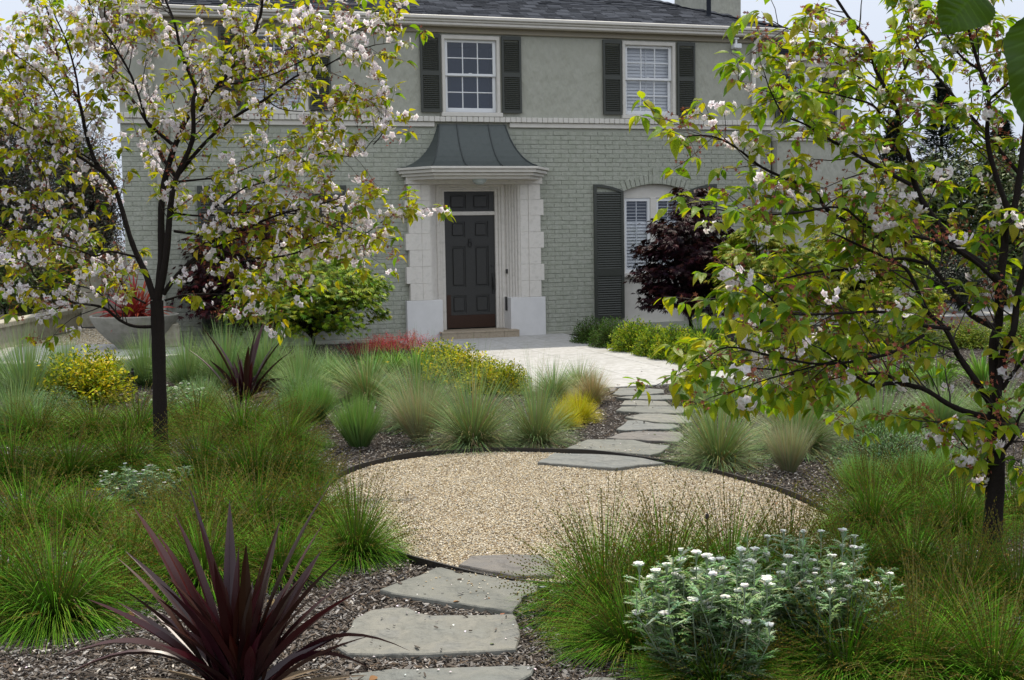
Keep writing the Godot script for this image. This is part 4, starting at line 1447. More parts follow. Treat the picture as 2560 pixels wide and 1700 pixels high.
	while xf.size() < 700:
		var d := 4.6 * exp(rf(0.0, 1.3))
		var p := Vector3(rf(-0.45, 0.45) * d, 0.036, -d)
		if rf(0, 1) > 0.35 + 0.6 * absf(p.x) / (0.45 * d):
			continue
		var brownish := rf(0, 1) < 0.22
		var s := rf(0.009, 0.015) if not brownish else rf(0.025, 0.05)
		if in_ring(Vector2(p.x, p.z)) and not on_stone(Vector2(p.x, p.z)):
			p.y = 0.024
		elif on_stone(Vector2(p.x, p.z)):
			p.y = 0.042
		xf.append(Transform3D(Basis.from_euler(Vector3(rf(-0.25, 0.25), rf(0, TAU), rf(-0.25, 0.25))).scaled(Vector3.ONE * s), p))
		cols.append(jitter(Color(0.2, 0.12, 0.06), 0.4) if brownish else jitter(Color(0.72, 0.66, 0.66), 0.1))
	copies("fallen_petals", petal.mesh(M.dull), xf, cols, self)
	# bark chips over the beds
	var chip := MB.new()
	chip.hull([Vector2(-0.5, -0.1), Vector2(-0.2, -0.17), Vector2(0.45, -0.12), Vector2(0.5, 0.05), Vector2(0.1, 0.16), Vector2(-0.45, 0.12)], -0.04, 0.04)
	xf = []
	cols = PackedColorArray()
	var brown := [Color(0.088, 0.071, 0.057), Color(0.13, 0.11, 0.092), Color(0.2, 0.18, 0.163), Color(0.047, 0.038, 0.032), Color(0.145, 0.12, 0.1), Color(0.28, 0.262, 0.245), Color(0.1, 0.073, 0.052)]
	var tries := 0
	while xf.size() < 240000 and tries < 900000:
		tries += 1
		var d := 4.4 * exp(rf(0.0, 1.58))
		var p := Vector2(rf(-0.46, 0.46) * d, -d)
		var lifted := 0.0
		if in_ring(p, 0.02) or in_patio(p):
			continue
		if on_stone(p):
			if rf(0, 1) > 0.007:
				continue
			lifted = 0.036
		var s := rf(0.011, 0.03) if rf(0, 1) < 0.9 else rf(0.03, 0.052)
		xf.append(Transform3D(Basis.from_euler(Vector3(rf(-0.45, 0.45), rf(0, TAU), rf(-0.5, 0.5))).scaled_local(Vector3(s, rf(0.02, 0.05), s * rf(0.6, 1.2))), Vector3(p.x, 0.008 + rf(0.0, 0.016) * (1.0 if lifted == 0.0 else 0.2) + lifted, p.y)))
		cols.append(shade(brown[rng.randi() % 7], rf(0.7, 1.3)) if rf(0, 1) > 0.012 else Color(0.6, 0.55, 0.48))
	copies("bark_mulch", chip.mesh(M.dull), xf, cols, self)

# ---------------------------------------------------------------- planting

func _strap(b: MB, p0: Vector3, p1: Vector3, p2: Vector3, w: float, c0: Color, c1: Color, segs := 9, fold := 0.55) -> void:
	var pts := PackedVector3Array()
	var ws := PackedFloat32Array()
	for k in segs + 1:
		var t := float(k) / segs
		pts.append(p0 * (1 - t) * (1 - t) + p1 * 2 * t * (1 - t) + p2 * t * t)
		var f := 0.55 + 0.45 * sin(minf(t * 2.2, 1.0) * PI / 2)
		if t > 0.55:
			f *= 1.0 - pow((t - 0.55) / 0.45, 1.6)
		ws.append(maxf(w * f, 0.0006))
	var d := p2 - p0
	var side := d.cross(Vector3.UP).normalized()
	if side.length() < 0.5:
		side = Vector3.RIGHT
	side = side.rotated(d.normalized(), rf(-0.9, 0.9))
	b.ribbon(pts, ws, side, c0, c1, fold)

# a tuft of grass: options n, len, tilt, base, w, droop, roots, low, tips, plus dead and stems
func tuft(o: Dictionary) -> Array:
	var b := MB.new()
	var n: int = o.n
	var lean: Vector3 = Vector3(rf(-1, 1), 0, rf(-1, 1)) * o.get("lean", 0.12)
	for k in n:
		var dead: bool = rf(0, 1) < o.get("dead", 0.0)
		var f := sqrt(rf(0, 1))
		var tilt: float = o.tilt * pow(f, o.get("spread", 1.0)) * (rf(0.9, 1.3) if dead else 1.0)
		var a := rf(0, TAU)
		var out := Vector3(cos(a), 0, sin(a))
		var p: Vector3 = out * o.base * f * rf(0.6, 1.0)
		var d: Vector3 = (Vector3.UP * cos(tilt) + out.rotated(Vector3.UP, rf(-0.4, 0.4)) * sin(tilt) + lean).normalized()
		var l: float = o.len * rf(0.7, 1.08) * (0.85 if dead else 1.0)
		var droop: float = o.droop * rf(0.5, 1.5) * (1.8 if dead else 1.0)
		var pts := PackedVector3Array()
		var ws := PackedFloat32Array()
		var segs := 5
		for i in segs + 1:
			pts.append(p)
			var t := float(i) / segs
			ws.append(o.w * (0.75 + 0.5 * t if t < 0.4 else 0.95 * (1.0 - pow((t - 0.4) / 0.6, 1.5))) + 0.0002)
			p += d * l / segs
			d = (d + Vector3.DOWN * droop * (0.35 + t) / segs * 2.0).normalized()
			if p.y < 0.012:
				p.y = 0.012
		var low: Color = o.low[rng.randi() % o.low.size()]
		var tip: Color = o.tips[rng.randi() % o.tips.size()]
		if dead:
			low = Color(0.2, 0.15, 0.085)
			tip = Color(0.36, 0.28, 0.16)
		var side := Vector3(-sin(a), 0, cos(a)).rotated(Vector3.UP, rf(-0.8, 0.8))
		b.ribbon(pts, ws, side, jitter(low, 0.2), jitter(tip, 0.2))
	var r := [["blades", b.mesh(M.grass)]]
	if o.get("stems", 0) > 0:
		b = MB.new()
		for k in o.stems:
			var f := sqrt(rf(0.02, 1))
			var tilt: float = o.stem_tilt * f
			var a := rf(0, TAU)
			var out := Vector3(cos(a), 0, sin(a))
			var p: Vector3 = out * o.base * f
			var d := (Vector3.UP * cos(tilt) + out * sin(tilt)).normalized()
			var l: float = o.stem_len * rf(0.75, 1.1)
			var pts := PackedVector3Array()
			var ws := PackedFloat32Array()
			for i in 7:
				pts.append(p)
				ws.append(0.0015)
				p += d * l / 6
				d = (d + Vector3.DOWN * o.stem_droop * rf(0.6, 1.4) * (0.2 + i / 6.0) / 3.0).normalized()
			var side := Vector3(-sin(a), 0, cos(a))
			b.ribbon(pts, ws, side, Color(0.07, 0.09, 0.025), Color(0.13, 0.12, 0.04))
			var heads: int = o.heads
			for j in heads:
				var t := 0.5 + 0.5 * j / (heads - 1.0)
				var x := t * 6.0
				var i := mini(int(x), 5)
				var q := pts[i].lerp(pts[i + 1], x - i)
				var along := (pts[i + 1] - pts[i]).normalized()
				var off := (along + Vector3(rf(-0.7, 0.7), rf(-0.5, 0.7), rf(-0.7, 0.7))).normalized()
				var hc: Color = o.head_tints[rng.randi() % o.head_tints.size()]
				b.leaflet(q, off, around_dir(rf(0, 2)), o.head_len * rf(0.7, 1.3), o.head_len * 0.42, jitter(hc, 0.25))
				b.leaflet(q, off, off.cross(Vector3(0.3, 1, 0.2)).normalized(), o.head_len * rf(0.7, 1.2), o.head_len * 0.42, jitter(hc, 0.25))
		r.append(["seed_stems", b.mesh(M.dull)])
	return r

# a bush: twigs from the foot to a dome, small leaves along their outer part
func bush(n: int, leaf: float, wide: float, tints: Array, inner := 0.45, rough := 0.25, upright := 0.2, per := 13) -> Array:
	var wood := MB.new()
	var b := MB.new()
	wood.col = Color(0.07, 0.05, 0.035)
	for k in n:
		var d := around_dir(acos(rf(-0.1, 1.0)))
		var tip := Vector3(d.x, 0.08 + 0.92 * maxf(d.y, 0.02), d.z) * (1.0 + rf(-rough, rough * 0.6))
		tip.y = maxf(tip.y, 0.06)
		var foot := Vector3(rf(-0.12, 0.12), 0, rf(-0.12, 0.12))
		var mid := foot.lerp(tip, 0.5) + Vector3(0, 0.12, 0)
		if k % 3 == 0:
			wood.tube(PackedVector3Array([foot, mid, tip]), PackedFloat32Array([0.014, 0.009, 0.003]), 4, false)
		var c: Color = tints[rng.randi() % tints.size()]
		var end := tip + Vector3(0, upright * rf(0.2, 1.0) * maxf(d.y, 0.1), 0)
		for j in per:
			var t := inner + (1.0 - inner) * j / (per - 1.0)
			var p := foot.lerp(tip, t) if t < 0.85 else tip.lerp(end, (t - 0.85) / 0.15)
			p += Vector3(rf(-1, 1), rf(-1, 1), rf(-1, 1)) * leaf * 0.8
			var dir := (d * 0.6 + Vector3(rf(-1, 1), rf(-0.3, 0.9), rf(-1, 1))).normalized()
			b.leaflet(p, dir, (Vector3.UP + d * 0.6 + Vector3(rf(-0.6, 0.6), 0, rf(-0.6, 0.6))).normalized(), leaf * rf(0.7, 1.3), leaf * wide, jitter(c, 0.18))
	return [["foliage", b.mesh(M.foliage)], ["stems", wood.mesh(M.dull)]]

func yarrow_parts(heads: int, seed_heads: bool) -> Array:
	var stems := MB.new()
	var leaves := MB.new()
	var flat := MB.new()
	var silver := [Color(0.25, 0.36, 0.18), Color(0.33, 0.43, 0.26), Color(0.17, 0.28, 0.1)]
	for k in heads * 2:
		var d := around_dir(sqrt(rf(0, 1)) * 0.75)
		var foot := Vector3(rf(-0.22, 0.22), 0, rf(-0.22, 0.22))
		var l := rf(0.6, 1.0)
		var p := [foot, foot + d * l * 0.5, foot + d * l * 0.8 + Vector3(0, 0.1 * l, 0), foot + d * l * 0.8 + Vector3(0, 0.28 * l, 0)]
		stems.col = Color(0.24, 0.3, 0.2)
		stems.tube(PackedVector3Array(p), PackedFloat32Array([0.005, 0.005, 0.004, 0.0035]), 4, false)
		for j in 20:
			var t := rf(0.1, 0.95) * 3.0
			var i := mini(int(t), 2)
			var q: Vector3 = p[i].lerp(p[i + 1], t - i)
			var a := rf(0, TAU)
			var dir := (Vector3(cos(a), rf(0.1, 0.9), sin(a))).normalized()
			var c: Color = silver[rng.randi() % 3]
			var ll := rf(0.09, 0.2) * (1.3 - t / 4.0)
			leaves.leaflet(q, dir, Vector3.UP, ll, ll * 0.24, jitter(c, 0.2))
			for s in 3:
				var qq := q + dir * ll * (0.3 + 0.2 * s)
				var sd := dir.cross(Vector3.UP).normalized()
				leaves.leaflet(qq, (dir + sd).normalized(), Vector3.UP, ll * 0.3, ll * 0.1, jitter(c, 0.2))
				leaves.leaflet(qq, (dir - sd).normalized(), Vector3.UP, ll * 0.3, ll * 0.1, jitter(c, 0.2))
		if k % 2 == 0:
			var top: Vector3 = p[3]
			var size := rf(0.012, 0.036)
			for j in int(14 + size * 700):
				var rr := sqrt(rf(0, 1)) * size
				var a := rf(0, TAU)
				var q := top + Vector3(cos(a) * rr, 0.012 - rr * rr * 5.0 + rf(-0.003, 0.003), sin(a) * rr)
				flat.col = jitter(Color(0.74, 0.75, 0.68), 0.1)
				var s := rf(0.006, 0.010)
				var u := Vector3(rf(-0.3, 0.3), 1, rf(-0.3, 0.3)).normalized()
				var x := u.cross(Vector3(0, 0, 1)).normalized() * s
				var z := x.cross(u).normalized() * s
				flat.quad(q - x - z, q - x + z, q + x + z, q + x - z)
				flat.quad(q - x + z, q + z * 0.6 - u * s * 1.6 - x * 0.6, q + x * 0.6 + z * 0.6 - u * s * 1.6, q + x + z)
			for j in 6:
				var a := TAU * j / 6.0
				stems.tube(PackedVector3Array([p[2].lerp(p[3], 0.5), top + Vector3(cos(a), 0, sin(a)) * size * 0.6]), PackedFloat32Array([0.002, 0.0015]), 3, false)
	return [["leaves", leaves.mesh(M.grass)], ["stems", stems.mesh(M.dull)], ["flower_heads", flat.mesh(M.dull)]]

var kinds := {}

func size_of(parts: Array) -> Vector2:
	# what the eye takes for the plant's size: a few stray blades reach beyond it
	var v: PackedVector3Array = parts[0][1].surface_get_arrays(0)[Mesh.ARRAY_VERTEX]
	var r := []
	var h := []
	for i in range(0, v.size(), 3):
		r.append(Vector2(v[i].x, v[i].z).length())
		h.append(v[i].y)
	r.sort()
	h.sort()
	return Vector2(r[int(r.size() * 0.94)], h[int(h.size() * 0.985)] * (1.3 if parts.size() > 1 and parts[1][0] == "seed_stems" else 1.0))

func kind(key: String, called: String, category: String, group: String, variants: Array) -> void:
	kinds[key] = {"called": called, "category": category, "group": group, "variants": variants, "k": 0}

# one plant of a kind: place on the ground, height, half width, label
func plant_at(key: String, at: Vector3, h: float, hw: float, label: String) -> Node3D:
	var q: Dictionary = kinds[key]
	var parts: Array = q.variants[q.k % q.variants.size()]
	q.k += 1
	var t := thing(q.called, label, q.category, at, rf(0, TAU), q.group)
	var s := size_of(parts)
	t.scale = Vector3(hw / s.x, h / s.y, hw / s.x)
	for m in parts:
		part(m[0], m[1], t)
	return t

func make_kinds() -> void:
	var oat := []
	for k in 3:
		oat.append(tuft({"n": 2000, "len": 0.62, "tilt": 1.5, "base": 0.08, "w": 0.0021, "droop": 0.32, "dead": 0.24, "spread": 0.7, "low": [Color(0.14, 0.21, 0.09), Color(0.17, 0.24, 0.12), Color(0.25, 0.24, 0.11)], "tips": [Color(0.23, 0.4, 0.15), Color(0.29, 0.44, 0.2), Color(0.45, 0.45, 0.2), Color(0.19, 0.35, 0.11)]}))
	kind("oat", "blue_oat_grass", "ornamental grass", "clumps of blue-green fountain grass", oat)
	var fes := []
	for k in 2:
		fes.append(tuft({"n": 1000, "len": 0.45, "tilt": 0.7, "base": 0.06, "w": 0.0015, "droop": 0.12, "dead": 0.05, "low": [Color(0.189, 0.217, 0.116), Color(0.290, 0.261, 0.145)], "tips": [Color(0.319, 0.377, 0.217), Color(0.377, 0.420, 0.261), Color(0.493, 0.435, 0.261)]}))
	kind("fescue", "upright_grass", "ornamental grass", "upright pale tufts", fes)
	var straw := []
	for k in 2:
		straw.append(tuft({"n": 1300, "len": 0.45, "tilt": 1.3, "base": 0.07, "w": 0.0015, "droop": 0.3, "dead": 0.25, "low": [Color(0.203, 0.217, 0.102), Color(0.290, 0.246, 0.131)], "tips": [Color(0.522, 0.392, 0.217), Color(0.580, 0.435, 0.261), Color(0.362, 0.377, 0.203)]}))
	kind("straw", "straw_grass", "ornamental grass", "straw-tinted grass tufts", straw)
	var blue := []
	for k in 3:
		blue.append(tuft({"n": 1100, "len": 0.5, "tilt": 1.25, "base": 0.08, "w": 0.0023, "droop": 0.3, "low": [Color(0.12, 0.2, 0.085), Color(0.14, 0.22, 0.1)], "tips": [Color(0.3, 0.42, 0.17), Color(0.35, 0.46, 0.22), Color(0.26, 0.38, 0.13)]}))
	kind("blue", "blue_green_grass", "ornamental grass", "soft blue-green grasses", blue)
	var sedge := []
	for k in 6:
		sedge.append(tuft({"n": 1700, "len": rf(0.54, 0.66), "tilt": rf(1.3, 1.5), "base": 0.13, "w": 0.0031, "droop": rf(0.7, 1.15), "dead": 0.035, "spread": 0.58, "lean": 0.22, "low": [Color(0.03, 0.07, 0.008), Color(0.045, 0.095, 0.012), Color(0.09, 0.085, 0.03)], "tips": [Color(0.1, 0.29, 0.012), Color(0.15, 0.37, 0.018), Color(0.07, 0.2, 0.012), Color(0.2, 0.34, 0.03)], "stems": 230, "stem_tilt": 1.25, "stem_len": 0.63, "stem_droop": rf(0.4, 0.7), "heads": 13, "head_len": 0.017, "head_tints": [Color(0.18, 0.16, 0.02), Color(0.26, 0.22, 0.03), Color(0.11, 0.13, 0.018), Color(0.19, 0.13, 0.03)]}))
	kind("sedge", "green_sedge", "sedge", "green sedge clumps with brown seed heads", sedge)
	var lav := []
	for k in 3:
		lav.append(tuft({"n": 1000, "len": 0.42, "tilt": 0.9, "base": 0.11, "w": 0.003, "droop": 0.04, "low": [Color(0.06, 0.12, 0.035), Color(0.1, 0.18, 0.05)], "tips": [Color(0.24, 0.4, 0.1), Color(0.3, 0.45, 0.14), Color(0.19, 0.33, 0.08)]}))
	kind("lavender", "lavender", "lavender", "young green lavender bushes", lav)
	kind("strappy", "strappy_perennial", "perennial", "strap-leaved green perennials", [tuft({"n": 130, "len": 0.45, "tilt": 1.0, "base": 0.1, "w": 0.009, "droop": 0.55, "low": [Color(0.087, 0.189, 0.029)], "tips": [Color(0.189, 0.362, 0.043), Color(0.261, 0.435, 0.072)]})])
	var gold := []
	for k in 3:
		gold.append(bush(400, 0.105, 0.55, [Color(0.52, 0.46, 0.015), Color(0.58, 0.5, 0.02), Color(0.36, 0.37, 0.02), Color(0.17, 0.22, 0.015), Color(0.1, 0.14, 0.012)], 0.45, 0.2, 0.25))
	kind("gold", "golden_shrub", "shrub", "golden-leaved low shrubs", gold)
	var hedge := []
	for k in 3:
		hedge.append(bush(420, 0.105, 0.55, [Color(0.34, 0.42, 0.03), Color(0.44, 0.48, 0.04), Color(0.14, 0.23, 0.02), Color(0.07, 0.13, 0.015)], 0.5, 0.14, 0.15))
	kind("hedge", "yellow_green_shrub", "shrub", "clipped shrubs along the terrace", hedge)
	kind("box", "dark_green_shrub", "shrub", "dark shrubs by the house wall", [bush(420, 0.085, 0.5, [Color(0.072, 0.131, 0.029), Color(0.102, 0.174, 0.036), Color(0.051, 0.087, 0.022)], 0.5, 0.14, 0.12)])
	kind("shade_shrub", "green_shrub", "shrub", "green shrubs of the right background bed", [bush(420, 0.1, 0.5, [Color(0.2, 0.28, 0.05), Color(0.28, 0.36, 0.05), Color(0.12, 0.18, 0.04)], 0.4, 0.25, 0.2), bush(420, 0.11, 0.45, [Color(0.3, 0.34, 0.05), Color(0.16, 0.22, 0.04)], 0.4, 0.25, 0.3)])
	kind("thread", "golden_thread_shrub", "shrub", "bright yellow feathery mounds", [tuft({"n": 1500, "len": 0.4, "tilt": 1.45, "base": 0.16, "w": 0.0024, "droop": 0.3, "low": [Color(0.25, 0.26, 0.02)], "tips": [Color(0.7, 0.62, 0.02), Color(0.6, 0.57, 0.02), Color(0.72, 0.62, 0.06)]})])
	kind("westringia", "grey_green_shrub", "shrub", "grey-green small-leaved shrubs", [bush(620, 0.055, 0.4, [Color(0.131, 0.232, 0.109), Color(0.174, 0.290, 0.145), Color(0.087, 0.160, 0.072), Color(0.290, 0.392, 0.246)], 0.4, 0.22, 0.1, 16)])
	kind("yarrow", "yarrow", "yarrow", "silver-leaved yarrow", [yarrow_parts(52, false), yarrow_parts(46, false)])
	kind("yarrow_small", "yarrow", "yarrow", "silver-leaved yarrow", [yarrow_parts(20, false)])
	var red := MB.new()
	var stem := MB.new()
	stem.col = Color(0.2, 0.05, 0.04)
	for k in 60:
		var d := around_dir(sqrt(rf(0, 1)) * 0.5)
		var foot := Vector3(rf(-0.15, 0.15), 0, rf(-0.15, 0.15))
		var l := rf(0.45, 0.65)
		stem.tube(PackedVector3Array([foot, foot + d * l]), PackedFloat32Array([0.002, 0.0012]), 3, false)
		for j in 30:
			var q := foot + d * l * rf(0.45, 1.02) + Vector3(rf(-1, 1), rf(-1, 1), rf(-1, 1)) * 0.03
			red.leaflet(q, around_dir(rf(0, 3)), around_dir(rf(0, 3)), 0.015, 0.012, jitter(Color(0.62, 0.1, 0.14), 0.3))
	var low := MB.new()
	for k in 90:
		var d := around_dir(rf(0.9, 1.5))
		low.leaflet(Vector3(d.x, 0, d.z) * rf(0.02, 0.15) + Vector3(0, rf(0.03, 0.12), 0), d, Vector3.UP, 0.09, 0.08, jitter(Color(0.08, 0.14, 0.03), 0.3))
	kind("heuchera", "coral_bells", "perennial", "red-flowered coral bells", [[["flowers", red.mesh(M.foliage)], ["flower_stalks", stem.mesh(M.dull)], ["leaves", low.mesh(M.foliage)]]])

func maple(called: String, label: String, at: Vector3, h: float, w: float, low: float, pads: int, per: int, leaf: float, tints: Array, trunk_r: float) -> void:
	var t := thing(called, label, "japanese maple", at)
	var wood := MB.new()
	var b := MB.new()
	var fork := low * 0.75
	wood.tube(PackedVector3Array([Vector3.ZERO, Vector3(0.02, fork * 0.5, 0), Vector3(-0.01, fork, 0.01)]), PackedFloat32Array([trunk_r * 1.15, trunk_r, trunk_r * 0.85]), 8)
	for k in pads:
		var a := k * 2.4 + rf(-0.3, 0.3)
		var f := sqrt((k + 0.5) / pads)
		var y := low + (h - low) * pow(rf(0.0, 1.0), 0.8) * (1.05 - 0.55 * f * f)
		var p := Vector3(cos(a) * w * f, y, sin(a) * w * f)
		var s := Vector3(-0.01, fork * rf(0.8, 1.0), 0.01)
		var m := s.lerp(p, 0.55) + Vector3(0, 0.12 * (h - low), 0)
		wood.tube(PackedVector3Array([s, m, p]), PackedFloat32Array([trunk_r * 0.4, trunk_r * 0.22, trunk_r * 0.06]), 5, false)
		var out := Vector3(cos(a), -0.25, sin(a)).normalized()
		var pr := w * rf(0.15, 0.3)
		for j in per:
			var g := Vector3(rng.randfn(), 0, rng.randfn()) * 0.55 * pr
			g.y = rf(-0.5, 0.4) * pr - g.length() * 0.3
			var q := p + g
			var c: Color = jitter(tints[rng.randi() % tints.size()], 0.22)
			var hang := (out + Vector3(rf(-0.8, 0.8), rf(-0.9, 0.1), rf(-0.8, 0.8))).normalized()
			var up := (Vector3.UP + Vector3(rf(-0.5, 0.5), 0, rf(-0.5, 0.5)) + out * 0.3).normalized()
			var sd := hang.cross(up).normalized()
			var l := leaf * rf(0.7, 1.2)
			for x in [-1.1, -0.5, 0.0, 0.5, 1.1]:
				b.leaflet(q, (hang * cos(x) + sd * sin(x)).normalized(), up, l * (1.0 - 0.25 * absf(x)), l * 0.24, c)
	part("trunk", wood.mesh(M.bark), t)
	part("crown", b.mesh(M.foliage), t)

func flax(label: String, at: Vector3, tips: Array, wide: float, extra: int, reach: float) -> void:
	var t := thing("purple_flax", label, "flax", at, 0.0, "")
	for k in tips.size() + extra:
		var tip: Vector3
		if k < tips.size():
			tip = tips[k] - at
		else:
			var a := rf(0, TAU)
			var tilt := rf(0.1, 0.85)
			tip = Vector3(cos(a) * sin(tilt), cos(tilt), sin(a) * sin(tilt)) * reach * rf(0.55, 1.0)
		var flatd := Vector3(tip.x, 0, tip.z)
		var base := flatd.limit_length(1.0) * 0.09 + Vector3(rf(-0.05, 0.05), 0, rf(-0.05, 0.05))
		var mid := base.lerp(tip, 0.5)
		mid -= flatd * 0.12
		mid.y = maxf(mid.y, tip.y * 0.55) + 0.05 * flatd.length()
		if tip.y < 0.35 * flatd.length():
			mid.y = tip.y + 0.3 * flatd.length()
		var b := MB.new()
		var c := jitter(Color(0.022, 0.008, 0.008), 0.35)
		_strap(b, base, mid, tip, wide * rf(0.75, 1.1), c, jitter(Color(0.05, 0.012, 0.011), 0.45), 11)
		part("leaf", b.mesh(M.strap), t)
	var b2 := MB.new()
	for k in 34:
		var a := rf(0, TAU)
		var d := Vector3(cos(a), rf(0.1, 0.5), sin(a))
		_strap(b2, Vector3(cos(a), 0, sin(a)) * 0.06, Vector3(cos(a), 0.25, sin(a)) * 0.2, Vector3(cos(a) * 0.4, 0.03, sin(a) * 0.4) * rf(0.6, 1.3), 0.012, Color(0.14, 0.1, 0.07), Color(0.2, 0.15, 0.1), 6)
	part("dry_leaves", b2.mesh(M.dull), t)

func build_planting() -> void:
	make_kinds()
	for q in [
		[Vector3(-0.357, 0, -10.438), 0.578, 0.433, "big round blue-green fountain grass in the middle behind the gravel circle"],
		[Vector3(0.197, 0, -10.427), 0.506, 0.331, "blue-green fountain grass just left of the bright yellow mound"],
		[Vector3(-1.64, 0, -13.487), 0.474, 0.51, "blue-green fountain grass behind the young lavender, left of centre"],
		[Vector3(-0.898, 0, -11.537), 0.597, 0.437, "tall blue-green fountain grass behind the narrow upright tuft"],
		[Vector3(1.592, 0, -9.373), 0.523, 0.386, "round blue-green fountain grass right of the flagstone path, at the steel edging"],
		[Vector3(2.341, 0, -9.919), 0.553, 0.473, "largest blue-green fountain grass on the right, behind the small straw tuft"],
		[Vector3(0.451, 0, -13.587), 0.307, 0.362, "low blue-green tuft at the left side of the far path end"],
		[Vector3(0.78, 0, -14.207), 0.26, 0.317, "low blue-green tuft touching the sunlit terrace"],
	]:
		plant_at("oat", q[0], q[1], q[2], q[3])
	for q in [
		[Vector3(-0.843, 0, -10.689), 0.438, 0.231, "narrow upright grey-green tuft between the lavender and the big fountain grass"],
		[Vector3(2.063, 0, -9.016), 0.341, 0.176, "small straw-green tuft with a dark foot before the largest right fountain grass"],
	]:
		plant_at("fescue", q[0], q[1], q[2], q[3])
	for q in [
		[Vector3(0.852, 0, -13.067), 0.319, 0.263, "straw-coloured tuft beside the yellow mound at the path"],
		[Vector3(2.017, 0, -13.761), 0.271, 0.198, "small tuft at the right corner of the terrace"],
	]:
		plant_at("straw", q[0], q[1], q[2], q[3])
	for q in [
		[Vector3(1.945, 0, -12.595), 0.298, 0.236, "blue-green tuft under the right cherry's lowest leaf tips, beside the path"],
		[Vector3(3.022, 0, -9.955), 0.473, 0.353, "soft blue-green grass behind the grey-green shrub on the right"],
		[Vector3(3.898, 0, -11.014), 0.364, 0.338, "soft blue-green grass right of the lowest long branch of the right cherry"],
		[Vector3(4.393, 0, -10.96), 0.374, 0.356, "soft blue-green grass at the right edge behind the right trunk"],
		[Vector3(2.354, 0, -12.644), 0.25, 0.273, "soft grass behind the first right fountain grass"],
		[Vector3(3.266, 0, -12.059), 0.281, 0.261, "soft grass between the two biggest right clumps, further back"],
		[Vector3(-2.306, 0, -15.196), 0.354, 0.328, "soft blue-green grass below the green maple"],
		[Vector3(-2.519, 0, -14.367), 0.515, 0.372, "soft blue-green grass right of the smaller flax"],
		[Vector3(-3.103, 0, -15.083), 0.637, 0.423, "soft blue-green grass directly behind the smaller flax"],
		[Vector3(-3.554, 0, -14.926), 0.642, 0.429, "soft blue-green grass left behind the smaller flax"],
		[Vector3(-4.044, 0, -14.994), 0.564, 0.388, "soft blue-green grass right behind the left trunk"],
		[Vector3(-4.659, 0, -15.3), 0.575, 0.363, "soft blue-green grass between the golden shrub and the left trunk"],
		[Vector3(-2.287, 0, -12.879), 0.439, 0.288, "soft blue-green grass at the right foot of the smaller flax"],
		[Vector3(-5.417, 0, -13.426), 0.722, 0.507, "large blue-green grass mass at the left edge beside the golden shrub"],
		[Vector3(-5.874, 0, -15.843), 0.493, 0.353, "blue-green grass in front of the pale side path"],
		[Vector3(-6.562, 0, -15.12), 0.541, 0.337, "blue-green grass cut by the left edge"],
		[Vector3(-4.682, 0, -11.296), 0.447, 0.375, "lower blue-green grass at the left edge behind the sedges"],
		[Vector3(-0.273, 0, -14.476), 0.233, 0.234, "soft grass behind the golden shrubs' foot"],
		[Vector3(-3.215, 0, -12.513), 0.359, 0.279, "soft grass in front of the smaller flax's left leaves"],
	]:
		plant_at("blue", q[0], q[1], q[2], q[3])
	for q in [
		[Vector3(-1.345, 0, -10.448), 0.402, 0.215, "rounded bright green lavender standing alone on the bark left of centre"],
		[Vector3(-1.973, 0, -12.016), 0.362, 0.199, "smaller bright green lavender right of the smaller flax"],
		[Vector3(-2.077, 0, -11.666), 0.335, 0.177, "bright green lavender half hidden by the sedges left of the small lavender"],
		[Vector3(2.386, 0, -8.245), 0.232, 0.179, "bright green lavender in front of the grey-green shrub"],
		[Vector3(3.047, 0, -8.379), 0.242, 0.219, "bright green lavender left of the right trunk"],
		[Vector3(2.781, 0, -8.401), 0.212, 0.152, "bright green lavender between two others before the grey-green shrub"],
	]:
		plant_at("lavender", q[0], q[1], q[2], q[3])
	for q in [
		[Vector3(2.734, 0, -8.792), 0.365, 0.356, "grey-green small-leaved shrub left of the right trunk"],
		[Vector3(3.145, 0, -8.92), 0.29, 0.258, "smaller grey-green shrub close to the right trunk"],
		[Vector3(-4.865, 0, -12.704), 0.273, 0.32, "grey-green low shrub under the golden shrub at the left"],
		[Vector3(-3.502, 0, -13.365), 0.264, 0.289, "grey-green low shrub right of the left trunk"],
		[Vector3(-2.212, 0, -12.709), 0.319, 0.252, "grey-green low shrub behind the small lavender"],
	]:
		plant_at("westringia", q[0], q[1], q[2], q[3])
